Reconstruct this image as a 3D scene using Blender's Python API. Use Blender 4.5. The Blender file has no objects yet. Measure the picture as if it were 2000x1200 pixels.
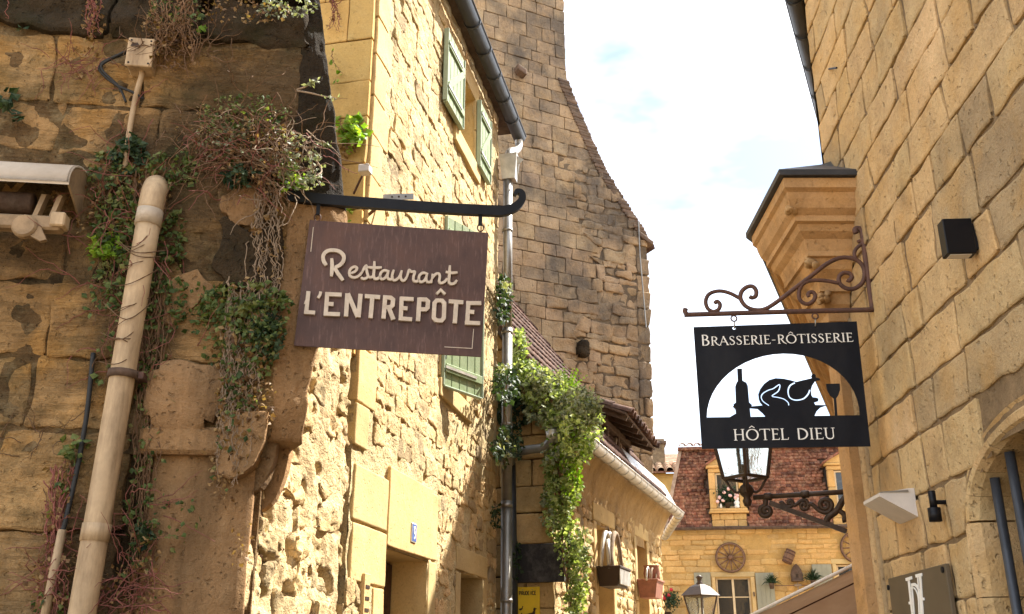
import bpy, math, random
from mathutils import Vector, noise as mnoise
random.seed(7)
SC = bpy.context.scene
COL = SC.collection
PI = math.pi
R_ = math.radians

# ------------------------------------------------------------------ camera
PITCH = R_(20.0); FPX = 1900.0; EYE = 1.6
cd = bpy.data.cameras.new('camera'); cam = bpy.data.objects.new('camera', cd); COL.objects.link(cam)
cam.location = (0, 0, EYE); cam.rotation_euler = (PI/2 + PITCH, 0, 0)
cd.sensor_width = 36.0; cd.lens = 36.0*FPX/2000.0; cd.clip_start = 0.05; cd.clip_end = 3000
SC.camera = cam
SC.render.resolution_x = 1024; SC.render.resolution_y = 614

# ------------------------------------------------------------------ sky, sun, exposure
SUN = Vector((1.186, 0.77, 1.72)).normalized()          # towards the sun: ahead, over the right-hand roofs
EL = math.asin(SUN.z); AZ = math.atan2(SUN.x, SUN.y)
w = bpy.data.worlds.new('World'); SC.world = w; w.use_nodes = True
nt = w.node_tree; nt.nodes.clear()
wo = nt.nodes.new('ShaderNodeOutputWorld'); bg = nt.nodes.new('ShaderNodeBackground')
sky = nt.nodes.new('ShaderNodeTexSky'); sky.sky_type = 'NISHITA'; sky.sun_disc = False
sky.sun_elevation = EL; sky.sun_rotation = AZ; sky.air_density = 1.0; sky.dust_density = 1.6; sky.ozone_density = 1.0
tc = nt.nodes.new('ShaderNodeTexCoord')
mp = nt.nodes.new('ShaderNodeMapping'); mp.inputs['Scale'].default_value = (1.0, 1.0, 2.2); mp.inputs['Location'].default_value = (4.11, 2.13, .99)
nz = nt.nodes.new('ShaderNodeTexNoise'); nz.inputs['Scale'].default_value = 1.7; nz.inputs['Detail'].default_value = 6; nz.inputs['Roughness'].default_value = 0.55
rp = nt.nodes.new('ShaderNodeValToRGB'); rp.color_ramp.elements[0].position = 0.385; rp.color_ramp.elements[1].position = 0.62
rp.color_ramp.elements[0].color = (.0, .0, .0, 1); rp.color_ramp.elements[1].color = (1, 1, 1, 1)
mx = nt.nodes.new('ShaderNodeMix'); mx.data_type = 'RGBA'
mx.inputs[7].default_value = (12.0, 12.15, 12.3, 1)          # thin bright cloud, same everywhere
nt.links.new(tc.outputs['Generated'], mp.inputs['Vector']); nt.links.new(mp.outputs[0], nz.inputs['Vector'])
nt.links.new(nz.outputs['Fac'], rp.inputs[0]); nt.links.new(rp.outputs[0], mx.inputs[0])
nt.links.new(sky.outputs[0], mx.inputs[6]); nt.links.new(mx.outputs[2], bg.inputs[0])
bg.inputs[1].default_value = 0.078
nt.links.new(bg.outputs[0], wo.inputs[0])
sd = bpy.data.lights.new('sun', 'SUN'); so = bpy.data.objects.new('sun', sd); COL.objects.link(so)
sd.energy = 5.0; sd.angle = R_(0.53); sd.color = (1.0, 0.945, 0.84)
so.rotation_euler = (-SUN).to_track_quat('-Z', 'Y').to_euler(); so.location = SUN*40
SC.view_settings.view_transform = 'Standard'; SC.view_settings.look = 'None'
SC.view_settings.exposure = 1.85; SC.view_settings.gamma = 1.0; SC.view_settings.use_curve_mapping = False
SC.cycles.max_bounces = 10; SC.cycles.diffuse_bounces = 6; SC.cycles.use_denoising = True

# ------------------------------------------------------------------ frames: a wall's own axes (s along it, z up, o out of it)
UP = Vector((0, 0, 1))
def ray(u, v):
    a = (u-1000)/FPX; b = (600-v)/FPX
    return Vector((a, math.cos(PITCH)-math.sin(PITCH)*b, math.sin(PITCH)+math.cos(PITCH)*b))
class Fr:
    def __init__(self, P, ang, side=1):
        a = R_(ang); self.P = Vector((P[0], P[1], 0)); self.side = side
        self.t = Vector((math.sin(a), math.cos(a), 0)); self.n = Vector((math.cos(a), -math.sin(a), 0))*side
    def pt(self, s, z, o=0.0): return self.P + self.t*s + self.n*o + UP*z
    def hit(self, u, v, o=0.0):
        r = ray(u, v); d = (self.P.dot(self.n)+o)/r.dot(self.n)
        return r*d + UP*EYE
    def px(self, u, v, o=0.0):
        h = self.hit(u, v, o) - self.P
        return (h.dot(self.t), h.z)
    def loc(self, s0, z0, o0=0, ang=0):     # a frame for something mounted on this wall
        return self.pt(s0, z0, o0)
FL = Fr((-2.47, 0), 12)            # left house
FR = Fr((1.65, 0), 3.7, -1)        # right house
FF = Fr((-1.266, 5.04), 83)        # front of the overgrown house
FS = Fr((-1.266, 5.04), 62)        # its side
FG = Fr((2.49, 17.0), 64)          # tall gable
FH = Fr((.47, 11.2), 18.8)         # low house, street side
FE = Fr((.47, 11.2), 108.8)        # low house, end wall
FD = Fr((0, 27.5), 97)             # far house
FT = Fr((2.01, 5.6), 23.5, -1)     # right house, turned side
FY = Fr(tuple(FL.pt(6.6, 0))[:2], 102)   # gable end of the left house

# ------------------------------------------------------------------ objects
WLOC = {}
def tag(o, label=None, cat=None, group=None, kind=None):
    if label: o['label'] = label
    if cat: o['category'] = cat
    if group: o['group'] = group
    if kind: o['kind'] = kind
    return o
def thing(name, label, cat, loc, group=None):
    o = bpy.data.objects.new(name, None); o.empty_display_size = 0.1; COL.objects.link(o)
    o.location = loc; WLOC[o] = Vector(loc)
    return tag(o, label, cat, group)
def obj(name, vs, fs, mat, parent=None, smooth=False, kind=None):
    vs = [Vector(v) for v in vs]
    xs = [v.x for v in vs]; ys = [v.y for v in vs]; zs = [v.z for v in vs]
    c = Vector(((min(xs)+max(xs))/2, (min(ys)+max(ys))/2, min(zs)))
    me = bpy.data.meshes.new(name); me.from_pydata([v-c for v in vs], [], fs)
    if smooth:
        me.polygons.foreach_set('use_smooth', [True]*len(me.polygons))
    me.materials.append(mat); me.update()
    o = bpy.data.objects.new(name, me); COL.objects.link(o)
    WLOC[o] = c
    if parent is not None:
        o.parent = parent; o.location = c - WLOC[parent]
    else: o.location = c
    if kind: o['kind'] = kind
    return o

class MB:
    """collects shapes for ONE mesh object"""
    def __init__(self): self.v = []; self.f = []
    def add(self, vs, fs):
        b = len(self.v); self.v += [Vector(x) for x in vs]; self.f += [tuple(i+b for i in f) for f in fs]; return self
    def build(self, name, mat, parent=None, smooth=False, kind=None):
        return obj(name, self.v, self.f, mat, parent, smooth, kind)
    def hexa(self, c):       # 8 corners: bottom 4, top 4
        return self.add(c, [(0,3,2,1),(4,5,6,7),(0,1,5,4),(1,2,6,5),(2,3,7,6),(3,0,4,7)])
    def box(self, fr, s0, s1, z0, z1, o0, o1, ch=0.0):
        """box in a wall's axes, optional chamfer"""
        if ch <= 0:
            return self.hexa([fr.pt(s0,z0,o1),fr.pt(s1,z0,o1),fr.pt(s1,z0,o0),fr.pt(s0,z0,o0),fr.pt(s0,z1,o1),fr.pt(s1,z1,o1),fr.pt(s1,z1,o0),fr.pt(s0,z1,o0)])
        ch = min(ch, abs(s1-s0)*.45, abs(z1-z0)*.45, abs(o1-o0)*.45)
        vs = []; idx = {}
        for i, s in ((0,s0),(1,s1)):
            for j, z in ((0,z0),(1,z1)):
                for k, o in ((0,o0),(1,o1)):
                    ds = ch if i == 0 else -ch; dz = ch if j == 0 else -ch; do = ch if k == 0 else -ch
                    idx[i,j,k] = len(vs)
                    vs += [fr.pt(s,z+dz,o+do), fr.pt(s+ds,z,o+do), fr.pt(s+ds,z+dz,o)]
        F = []
        g = lambda i,j,k,a: idx[i,j,k]+a
        for i in (0,1): F.append((g(i,0,0,0),g(i,1,0,0),g(i,1,1,0),g(i,0,1,0)))
        for j in (0,1): F.append((g(0,j,0,1),g(1,j,0,1),g(1,j,1,1),g(0,j,1,1)))
        for k in (0,1): F.append((g(0,0,k,2),g(1,0,k,2),g(1,1,k,2),g(0,1,k,2)))
        for i in (0,1):
            for j in (0,1): F.append((g(i,j,0,0),g(i,j,1,0),g(i,j,1,1),g(i,j,0,1)))
        for i in (0,1):
            for k in (0,1): F.append((g(i,0,k,0),g(i,1,k,0),g(i,1,k,2),g(i,0,k,2)))
        for j in (0,1):
            for k in (0,1): F.append((g(0,j,k,1),g(1,j,k,1),g(1,j,k,2),g(0,j,k,2)))
        for i in (0,1):
            for j in (0,1):
                for k in (0,1): F.append((g(i,j,k,0),g(i,j,k,1),g(i,j,k,2)))
        return self.add(vs, F)
    def tube(self, pts, r, n=8, cap=True, closed=False):
        pts = [Vector(p) for p in pts]; m = len(pts)
        rs = r if isinstance(r, (list, tuple)) else [r]*m
        tan = []
        for i in range(m):
            if closed: d = pts[(i+1) % m]-pts[i-1]
            else: d = pts[min(i+1,m-1)]-pts[max(i-1,0)]
            tan.append(d.normalized() if d.length > 1e-9 else Vector((0,0,1)))
        ref = Vector((0,0,1)) if abs(tan[0].z) < .9 else Vector((1,0,0))
        a = (ref - tan[0]*ref.dot(tan[0])).normalized(); vs = []; fs = []
        for i in range(m):
            a = (a - tan[i]*a.dot(tan[i]))
            a = a.normalized() if a.length > 1e-6 else tan[i].orthogonal().normalized()
            b = tan[i].cross(a)
            for k in range(n):
                q = 2*PI*k/n; vs.append(pts[i] + (a*math.cos(q)+b*math.sin(q))*rs[i])
        for i in range(m if closed else m-1):
            j = (i+1) % m
            for k in range(n): fs.append((i*n+k, i*n+(k+1)%n, j*n+(k+1)%n, j*n+k))
        if cap and not closed:
            fs.append(tuple(range(n))[::-1]); fs.append(tuple((m-1)*n+k for k in range(n)))
        return self.add(vs, fs)
    def bar(self, pts, a, b, wdir):
        """flat bar: a across wdir, b across the other side"""
        pts = [Vector(p) for p in pts]; wd = Vector(wdir).normalized(); vs = []; fs = []; m = len(pts)
        for i in range(m):
            t = (pts[min(i+1,m-1)]-pts[max(i-1,0)]).normalized(); q = t.cross(wd).normalized()
            for x, y in ((-1,-1),(1,-1),(1,1),(-1,1)): vs.append(pts[i]+wd*(x*a/2)+q*(y*b/2))
        for i in range(m-1):
            for k in range(4): fs.append((i*4+k, i*4+(k+1)%4, (i+1)*4+(k+1)%4, (i+1)*4+k))
        fs.append((3,2,1,0)); fs.append(tuple((m-1)*4+k for k in range(4)))
        return self.add(vs, fs)
    def lathe(self, c, prof, n=16, axis=UP, a0=None, sweep=2*PI):
        c = Vector(c); ax = Vector(axis).normalized(); e1 = (Vector(a0) if a0 else ax.orthogonal()).normalized(); e2 = ax.cross(e1)
        vs = []; fs = []; m = len(prof); full = sweep > 6.28; cols = n if full else n+1
        for r, h in prof:
            for k in range(cols):
                q = sweep*k/n; vs.append(c+ax*h+(e1*math.cos(q)+e2*math.sin(q))*r)
        for i in range(m-1):
            for k in range(n):
                k2 = (k+1) % cols; fs.append((i*cols+k, i*cols+k2, (i+1)*cols+k2, (i+1)*cols+k))
        return self.add(vs, fs)
    def prism(self, pts_front, vec):
        """closed outline pushed along vec"""
        n = len(pts_front); vec = Vector(vec); a = [Vector(p) for p in pts_front]
        return self.add(a+[p+vec for p in a], [tuple(range(n)), tuple(range(2*n-1, n-1, -1))]+[(i, n+i, n+(i+1)%n, (i+1)%n) for i in range(n)])

def nz3(p, f=1.0): return mnoise.noise(Vector(p)*f)
def fbm(p, f=1.0, oct=4):
    a = 1.0; s = 0.0; p = Vector(p)
    for i in range(oct):
        s += a*mnoise.noise(p*f); f *= 2.1; a *= .5
    return s
def catmull(P, k=8):
    P = [Vector(p) for p in P]; out = []
    for i in range(len(P)-1):
        p0 = P[max(i-1,0)]; p1 = P[i]; p2 = P[i+1]; p3 = P[min(i+2,len(P)-1)]
        for j in range(k):
            t = j/k
            out.append(.5*((2*p1)+(p2-p0)*t+(2*p0-5*p1+4*p2-p3)*t*t+(3*p1-p0-3*p2+p3)*t**3))
    out.append(P[-1]); return out

# ------------------------------------------------------------------ materials
MATS = {}
def N(nt, typ, **kw):
    n = nt.nodes.new('ShaderNode'+typ)
    for k, v in kw.items():
        if hasattr(n, k) and not k[0].isupper(): setattr(n, k, v)
        else: n.inputs[k.replace('_', ' ')].default_value = v
    return n
def newmat(name):
    m = bpy.data.materials.new(name); m.use_nodes = True; nt = m.node_tree
    b = nt.nodes['Principled BSDF']; MATS[name] = m
    return m, nt, b
def ramp(nt, fac, stops):
    r = nt.nodes.new('ShaderNodeValToRGB'); e = r.color_ramp.elements
    while len(e) < len(stops): e.new(.5)
    for x, (p, c) in zip(e, stops): x.position = p; x.color = (c[0], c[1], c[2], 1) if not isinstance(c, float) else (c, c, c, 1)
    nt.links.new(fac, r.inputs[0]); return r.outputs[0]
def mixc(nt, fac, a, b, mode='MIX'):
    m = nt.nodes.new('ShaderNodeMix'); m.data_type = 'RGBA'; m.blend_type = mode
    for sk, val in ((0, fac), (6, a), (7, b)):
        if hasattr(val, 'links'): nt.links.new(val, m.inputs[sk])
        else: m.inputs[sk].default_value = (val[0], val[1], val[2], 1) if isinstance(val, (tuple, list)) else val
    return m.outputs[2]
def math_(nt, op, a, b=0.0, clamp=False):
    m = nt.nodes.new('ShaderNodeMath'); m.operation = op; m.use_clamp = clamp
    for i, val in ((0, a), (1, b)):
        if hasattr(val, 'links'): nt.links.new(val, m.inputs[i])
        else: m.inputs[i].default_value = val
    return m.outputs[0]
def noise_(nt, vec, scale, detail=5, rough=.6, dist=0.0):
    n = nt.nodes.new('ShaderNodeTexNoise'); n.inputs['Scale'].default_value = scale; n.inputs['Detail'].default_value = detail
    n.inputs['Roughness'].default_value = rough; n.inputs['Distortion'].default_value = dist
    nt.links.new(vec, n.inputs['Vector']); return n.outputs['Fac']
def noisec(nt, vec, scale):
    n = nt.nodes.new('ShaderNodeTexNoise'); n.inputs['Scale'].default_value = scale; n.inputs['Detail'].default_value = 4; nt.links.new(vec, n.inputs['Vector']); return n.outputs['Color']
def mapped(nt, vec, sc):
    m = nt.nodes.new('ShaderNodeMapping'); m.inputs['Scale'].default_value = sc; nt.links.new(vec, m.inputs['Vector']); return m.outputs[0]
def bump(nt, b, hs, dist=0.01, strength=1.0):
    h = hs[0][0]; tot = math_(nt, 'MULTIPLY', hs[0][0], hs[0][1])
    for x, k in hs[1:]: tot = math_(nt, 'ADD', tot, math_(nt, 'MULTIPLY', x, k))
    bp = nt.nodes.new('ShaderNodeBump'); bp.inputs['Distance'].default_value = dist; bp.inputs['Strength'].default_value = strength
    nt.links.new(tot, bp.inputs['Height']); nt.links.new(bp.outputs[0], b.inputs['Normal'])
def stone(name, c, var=.25, stain=(.06,.045,.03), stain_amt=.5, stain_scale=1.6, stain_lo=.5, stain_hi=.68, pale=(.62,.5,.3), pale_amt=.35,
          bump_d=.012, fine=70, rough=.9, moss=None, moss_amt=0.0, streak=(1,1,1), hue=.08, ochre=0.0, zones=(), strata=0.0):
    m, nt, b = newmat(name)
    g = nt.nodes.new('ShaderNodeNewGeometry'); pos = g.outputs['Position']
    oi = nt.nodes.new('ShaderNodeObjectInfo'); at = nt.nodes.new('ShaderNodeAttribute'); at.attribute_name = 'tone'
    rnd = math_(nt, 'FRACT', math_(nt, 'ADD', oi.outputs['Random'], at.outputs['Fac']))
    n1 = noise_(nt, pos, 2.3, 7, .62); n2 = noise_(nt, pos, 11, 6, .65); n3 = noise_(nt, pos, fine, 5, .7)
    dark = tuple(x*(1-var*1.3) for x in c); lite = tuple(min(x*(1+var), .8) for x in c)
    col = ramp(nt, n1, [(.3, dark), (.5, c), (.72, lite)])
    col = mixc(nt, math_(nt, 'MULTIPLY', ramp(nt, n2, [(.45, (0,0,0)), (.72, (1,1,1))]), pale_amt), col, pale)
    warm = ramp(nt, rnd, [(0.0, (1-var*1.25, 1-var*1.3, 1-var*1.2)), (.35, (1.0, .97, .9)), (.6, (1.05, .95, .86)), (.8, (1.06, 1.0, .92)), (1.0, (1.0+hue, 1.0, 1.0-hue*.4))])
    col = mixc(nt, 1.0, col, warm, 'MULTIPLY')
    if ochre > 0:
        n6 = noise_(nt, pos, 3.1, 5, .6)
        col = mixc(nt, math_(nt, 'MULTIPLY', ramp(nt, n6, [(.48, (0,0,0)), (.62, (1,1,1))]), ochre), col, (c[0]*1.05, c[1]*.82, c[2]*.45))
    sp = noise_(nt, mapped(nt, pos, streak), stain_scale, 8, .66)
    for (zx, zy, zz, rr, am) in zones:          # water-run soot that sits in one place on the wall; also darkens a recess
        dv = nt.nodes.new('ShaderNodeVectorMath'); dv.operation = 'DISTANCE'; nt.links.new(pos, dv.inputs[0]); dv.inputs[1].default_value = (zx, zy, zz)
        k = math_(nt, 'SUBTRACT', 1.0, math_(nt, 'DIVIDE', dv.outputs['Value'], rr), True)
        sp = math_(nt, 'ADD', sp, math_(nt, 'MULTIPLY', k, am))
    sfac = math_(nt, 'MULTIPLY', ramp(nt, sp, [(stain_lo, (0,0,0)), (stain_hi, (1,1,1))]), stain_amt)
    col = mixc(nt, sfac, col, stain)
    if moss:
        n5 = noise_(nt, pos, 3.4, 8, .7)
        col = mixc(nt, math_(nt, 'MULTIPLY', ramp(nt, n5, [(.5, (0,0,0)), (.66, (1,1,1))]), moss_amt), col, moss)
    col = mixc(nt, .5, col, ramp(nt, n3, [(.25, (.62,.62,.62)), (.6, (1.05,1.05,1.05))]), 'MULTIPLY')
    pit = ramp(nt, noise_(nt, pos, 34, 3, .5), [(.62, (0,0,0)), (.74, (1,1,1))])
    col = mixc(nt, math_(nt, 'MULTIPLY', pit, .35), col, tuple(x*.4 for x in c))
    nt.links.new(col, b.inputs['Base Color']); b.inputs['Roughness'].default_value = rough; b.inputs['Specular IOR Level'].default_value = .15
    hs = [(n2, 1.0), (n3, .45), (pit, -.5)]
    if strata:
        st = noise_(nt, mapped(nt, pos, (1.6, 1.6, 13)), 1.5, 6, .62, .6); rg = math_(nt, 'ABSOLUTE', math_(nt, 'SUBTRACT', st, .5))
        hs.append((ramp(nt, rg, [(0.0, (0,0,0)), (.05, (1,1,1))]), strata)); hs.append((st, strata*1.6))
        vo = nt.nodes.new('ShaderNodeTexVoronoi'); vo.feature = 'DISTANCE_TO_EDGE'; vo.inputs['Scale'].default_value = 3.2; nt.links.new(mixc(nt, .12, pos, noisec(nt, pos, 4.0)), vo.inputs['Vector'])
        hs.append((ramp(nt, vo.outputs['Distance'], [(0.0, (0,0,0)), (.025, (1,1,1))]), strata*.8))
    bump(nt, b, hs, bump_d)
    return m
def plain(name, c, rough=.6, metal=0.0, var=.15, scale=8, spec=.3, dirt=None, dirt_amt=.4, dirt_scale=5, streak=(1,1,1), bump_d=0.002, bump_s=40, rnd=0.0):
    m, nt, b = newmat(name)
    g = nt.nodes.new('ShaderNodeNewGeometry'); pos = g.outputs['Position']
    n1 = noise_(nt, pos, scale, 6, .65)
    col = ramp(nt, n1, [(.3, tuple(x*(1-var) for x in c)), (.7, tuple(min(x*(1+var), .95) for x in c))])
    if dirt:
        n2 = noise_(nt, mapped(nt, pos, streak), dirt_scale, 7, .7)
        col = mixc(nt, math_(nt, 'MULTIPLY', ramp(nt, n2, [(.45, (0,0,0)), (.68, (1,1,1))]), dirt_amt), col, dirt)
    if rnd:
        oi = nt.nodes.new('ShaderNodeObjectInfo')
        col = mixc(nt, 1.0, col, ramp(nt, oi.outputs['Random'], [(0, (1-rnd,)*3), (1, (1+rnd,)*3)]), 'MULTIPLY')
    nt.links.new(col, b.inputs['Base Color']); b.inputs['Roughness'].default_value = rough; b.inputs['Metallic'].default_value = metal
    b.inputs['Specular IOR Level'].default_value = spec
    if bump_d: bump(nt, b, [(noise_(nt, pos, bump_s, 4, .6), 1.0)], bump_d)
    return m
def leafmat(name, stops, trans=.35):
    m, nt, b = newmat(name)
    g = nt.nodes.new('ShaderNodeNewGeometry')
    v = nt.nodes.new('ShaderNodeTexVoronoi'); v.inputs['Scale'].default_value = 22; nt.links.new(g.outputs['Position'], v.inputs['Vector'])
    s = nt.nodes.new('ShaderNodeSeparateColor'); nt.links.new(v.outputs['Color'], s.inputs[0])
    f = math_(nt, 'ADD', math_(nt, 'MULTIPLY', s.outputs[0], .6), math_(nt, 'MULTIPLY', noise_(nt, g.outputs['Position'], 3, 3), .4))
    col = ramp(nt, f, stops); nt.links.new(col, b.inputs['Base Color']); b.inputs['Roughness'].default_value = .55; b.inputs['Specular IOR Level'].default_value = .25
    tr = nt.nodes.new('ShaderNodeBsdfTranslucent'); nt.links.new(mixc(nt, 1.0, col, (1.2,1.25,.5), 'MULTIPLY'), tr.inputs[0])
    ms = nt.nodes.new('ShaderNodeMixShader'); ms.inputs[0].default_value = trans
    out = nt.nodes['Material Output']
    nt.links.new(b.outputs[0], ms.inputs[1]); nt.links.new(tr.outputs[0], ms.inputs[2]); nt.links.new(ms.outputs[0], out.inputs[0])
    return m

M_R = stone('ashlar_honey', (.53,.39,.215), var=.27, stain=(.22,.15,.075), stain_amt=.55, stain_scale=1.3, stain_lo=.5, stain_hi=.75, pale=(.64,.5,.28), pale_amt=.5, bump_d=.02, ochre=.35)
M_RM = stone('mortar_brown', (.21,.155,.095), var=.3, stain=(.10,.07,.045), stain_amt=.6, stain_scale=3, bump_d=.015, pale=(.4,.3,.18))
M_L = stone('rubble_cream', (.56,.43,.235), var=.34, stain=(.33,.22,.11), stain_amt=.55, stain_scale=2.4, pale=(.66,.54,.32), pale_amt=.4, bump_d=.03, fine=42, hue=.14)
M_LM = stone('mortar_cream', (.62,.50,.29), var=.2, stain=(.36,.25,.12), stain_amt=.4, stain_scale=3.5, pale=(.64,.52,.31), pale_amt=.4, bump_d=.04, fine=40)
M_LA = stone('ashlar_cream', (.55,.415,.205), var=.12, stain=(.36,.25,.12), stain_amt=.4, stain_scale=1.8, pale=(.64,.52,.3), pale_amt=.3, bump_d=.006)
M_Y = stone('ashlar_yellow', (.56,.37,.13), var=.12, stain=(.30,.19,.07), stain_amt=.75, stain_scale=1.1, stain_lo=.47, stain_hi=.66, streak=(1,1,.55), pale=(.6,.45,.2), bump_d=.006)
M_G = stone('ashlar_tower', (.385,.295,.195), var=.28, stain=(.105,.09,.076), stain_amt=.88, stain_scale=.95, stain_lo=.47, stain_hi=.66, streak=(1,1,.8), pale=(.46,.36,.23), pale_amt=.35, bump_d=.03, fine=36, ochre=.25, zones=[(1.2,16.4,13.6,3.0,.12),(2.3,16.9,9.8,1.6,.16),(1.9,16.7,7.2,1.3,.08)])
M_GM = stone('mortar_tower', (.22,.165,.105), var=.3, stain=(.09,.075,.06), stain_amt=.7, stain_scale=.9, bump_d=.02, fine=40)
def _ff(s, z): p = FF.pt(s, z); return (p.x, p.y, z)
ZF = [(*_ff(-.5,4.1), .95, .22), (*_ff(-.75,3.3), .6, .16), (*_ff(-.1,4.7), .6, .22), (*_ff(-.68,2.2), .55, .26), (*_ff(-1.4,3.65), .5, .12), (*_ff(-1.5,4.6), .8, -.10), (*_ff(-1.3,2.6), .7, -.08)]  # run-off dirt zones, plus darkening put into the recess beside the pilaster
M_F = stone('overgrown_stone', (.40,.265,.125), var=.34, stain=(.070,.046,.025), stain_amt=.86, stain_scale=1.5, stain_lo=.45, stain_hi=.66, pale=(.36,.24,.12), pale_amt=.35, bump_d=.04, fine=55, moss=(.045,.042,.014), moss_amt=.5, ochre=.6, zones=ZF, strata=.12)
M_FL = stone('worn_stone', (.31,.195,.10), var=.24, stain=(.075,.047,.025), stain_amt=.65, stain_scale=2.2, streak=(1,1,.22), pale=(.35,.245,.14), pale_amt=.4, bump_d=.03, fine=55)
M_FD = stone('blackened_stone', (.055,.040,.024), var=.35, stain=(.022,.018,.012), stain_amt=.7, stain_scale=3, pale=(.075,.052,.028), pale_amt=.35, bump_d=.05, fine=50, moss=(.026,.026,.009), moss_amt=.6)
M_FM = stone('mossy_mortar', (.16,.098,.045), var=.34, stain=(.030,.021,.011), stain_amt=.9, stain_scale=1.6, bump_d=.04, fine=55, moss=(.04,.04,.014), moss_amt=.5, zones=ZF, strata=.12)
M_D = stone('far_stone', (.55,.36,.145), var=.14, stain=(.38,.23,.08), stain_amt=.5, stain_scale=1.2, pale=(.64,.48,.24), pale_amt=.4, bump_d=.012, fine=30, hue=.1)
M_DM = stone('far_mortar', (.47,.30,.11), var=.15, stain=(.33,.2,.075), stain_amt=.5, pale=(.56,.4,.18), bump_d=.012, fine=30)
M_H = stone('low_house_stone', (.44,.30,.135), var=.2, stain=(.20,.13,.06), stain_amt=.6, stain_scale=1.6, pale=(.56,.43,.23), bump_d=.018, fine=45)
M_C = stone('carved_stone', (.47,.32,.17), var=.2, stain=(.16,.09,.04), stain_amt=.6, stain_scale=3, pale=(.48,.34,.18), pale_amt=.35, bump_d=.008, ochre=.4)
M_TILE = stone('roof_tile', (.225,.10,.07), var=.45, stain=(.07,.04,.03), stain_amt=.7, stain_scale=2.2, pale=(.48,.33,.23), pale_amt=.75, bump_d=.015, fine=30, hue=.2)
M_CAN = stone('canal_tile', (.135,.085,.075), var=.35, stain=(.07,.05,.045), stain_amt=.6, stain_scale=3, pale=(.30,.23,.19), pale_amt=.5, bump_d=.01, fine=30, hue=.15)
M_CANL = stone('pale_canal_tile', (.46,.32,.22), var=.25, stain=(.16,.1,.07), stain_amt=.6, stain_scale=4, pale=(.6,.5,.4), pale_amt=.5, bump_d=.01, fine=30)
M_LAUZE = stone('stone_slab', (.15,.11,.085), var=.3, stain=(.05,.042,.04), stain_amt=.7, stain_scale=3, pale=(.25,.2,.15), bump_d=.015, fine=40)
M_GROUND = stone('cobble_ground', (.30,.24,.16), var=.2, stain=(.14,.11,.08), stain_amt=.5, stain_scale=3, bump_d=.02)
M_PIPE = plain('beige_plastic', (.45,.325,.195), .6, var=.18, scale=6, dirt=(.15,.095,.05), dirt_amt=.75, dirt_scale=9, streak=(1,1,.18))
M_PIPE2 = plain('weathered_white_plastic', (.54,.46,.37), .5, var=.08, scale=4, dirt=(.3,.24,.16), dirt_amt=.3)
M_SOCKET = plain('grey_beige_plastic', (.44,.36,.27), .55, var=.15, scale=8, dirt=(.2,.14,.09), dirt_amt=.6, dirt_scale=10)
M_DIRTY = plain('dirty_metal', (.27,.185,.105), .65, var=.25, scale=10, dirt=(.10,.065,.035), dirt_amt=.6, dirt_scale=8)
M_BLACKCABLE = plain('black_rubber', (.02,.02,.02), .6)
M_IRON = plain('black_iron', (.008,.009,.012), .55, .0, var=.3, spec=.2, bump_d=.001, bump_s=80)
M_RUSTIRON = plain('rusty_iron', (.085,.045,.035), .7, 0, var=.3, scale=20, dirt=(.16,.07,.04), dirt_amt=.5, dirt_scale=14, bump_d=.002)
M_BRONZE = plain('dark_bronze', (.050,.034,.025), .5, .1, var=.3, scale=15, dirt=(.10,.06,.035), dirt_amt=.4, dirt_scale=10)
M_BLACK = plain('black_panel', (.006,.007,.011), .5, 0, var=.25, spec=.16, dirt=(.022,.022,.024), dirt_amt=.5, dirt_scale=5, streak=(1,1,.4), bump_d=0)
M_BOX = plain('black_lamp', (.006,.006,.008), .4, 0, var=.1, spec=.2, bump_d=0)
M_LETW = plain('cut_letter_white', (.80,.79,.75), .5, 0, var=.03, bump_d=0)
M_LETB = plain('painted_letter_beige', (.56,.48,.39), .75, 0, var=.12, scale=20, dirt=(.38,.29,.22), dirt_amt=.4, dirt_scale=18, bump_d=.001)
M_ZINC = plain('zinc', (.30,.29,.27), .42, .75, var=.2, scale=6, dirt=(.14,.11,.08), dirt_amt=.5, dirt_scale=4, streak=(1,1,.4), bump_d=.002, bump_s=20)
M_ZINCD = plain('dark_zinc', (.05,.055,.065), .45, .35, var=.25, scale=6, bump_d=.002, bump_s=20)
M_ZINCW = plain('bare_zinc', (.50,.48,.44), .4, .55, var=.2, scale=8, dirt=(.24,.2,.15), dirt_amt=.4, bump_d=.002)
M_GREEN = plain('green_paint', (.20,.26,.13), .5, 0, var=.12, scale=5, dirt=(.34,.36,.26), dirt_amt=.35, dirt_scale=9, streak=(1,1,.3), bump_d=.002)
M_GREENP = plain('sunlit_edge_green', (.30,.37,.27), .55, 0, var=.1, bump_d=.002)
M_SAGE = plain('sage_paint', (.27,.26,.19), .6, 0, var=.1, scale=4, bump_d=.002)
M_WOODP = plain('pale_wood_frame', (.60,.47,.29), .6, 0, var=.15, scale=10, bump_d=.002)
M_WOOD = plain('brown_wood', (.16,.085,.05), .75, 0, var=.35, scale=14, dirt=(.26,.16,.1), dirt_amt=.5, dirt_scale=12, streak=(1,1,.2), bump_d=.004)
M_WOODG = plain('old_timber', (.085,.052,.035), .85, 0, var=.35, scale=14, bump_d=.006, dirt=(.2,.15,.11), dirt_amt=.4)
M_DARK = plain('dark_interior', (.02,.016,.012), .9, 0, bump_d=0)
M_WHITE = plain('white_enamel', (.76,.75,.72), .4, 0, var=.04, bump_d=0)
M_WHITEL = plain('white_lamp', (.60,.55,.50), .4, 0, var=.08, scale=14, bump_d=0)
M_TAUPE = plain('taupe_panel', (.105,.08,.05), .55, 0, var=.12, scale=5, bump_d=0)
M_BLUE = plain('enamel_blue', (.05,.10,.35), .3, 0, var=.05, bump_d=0)
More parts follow.
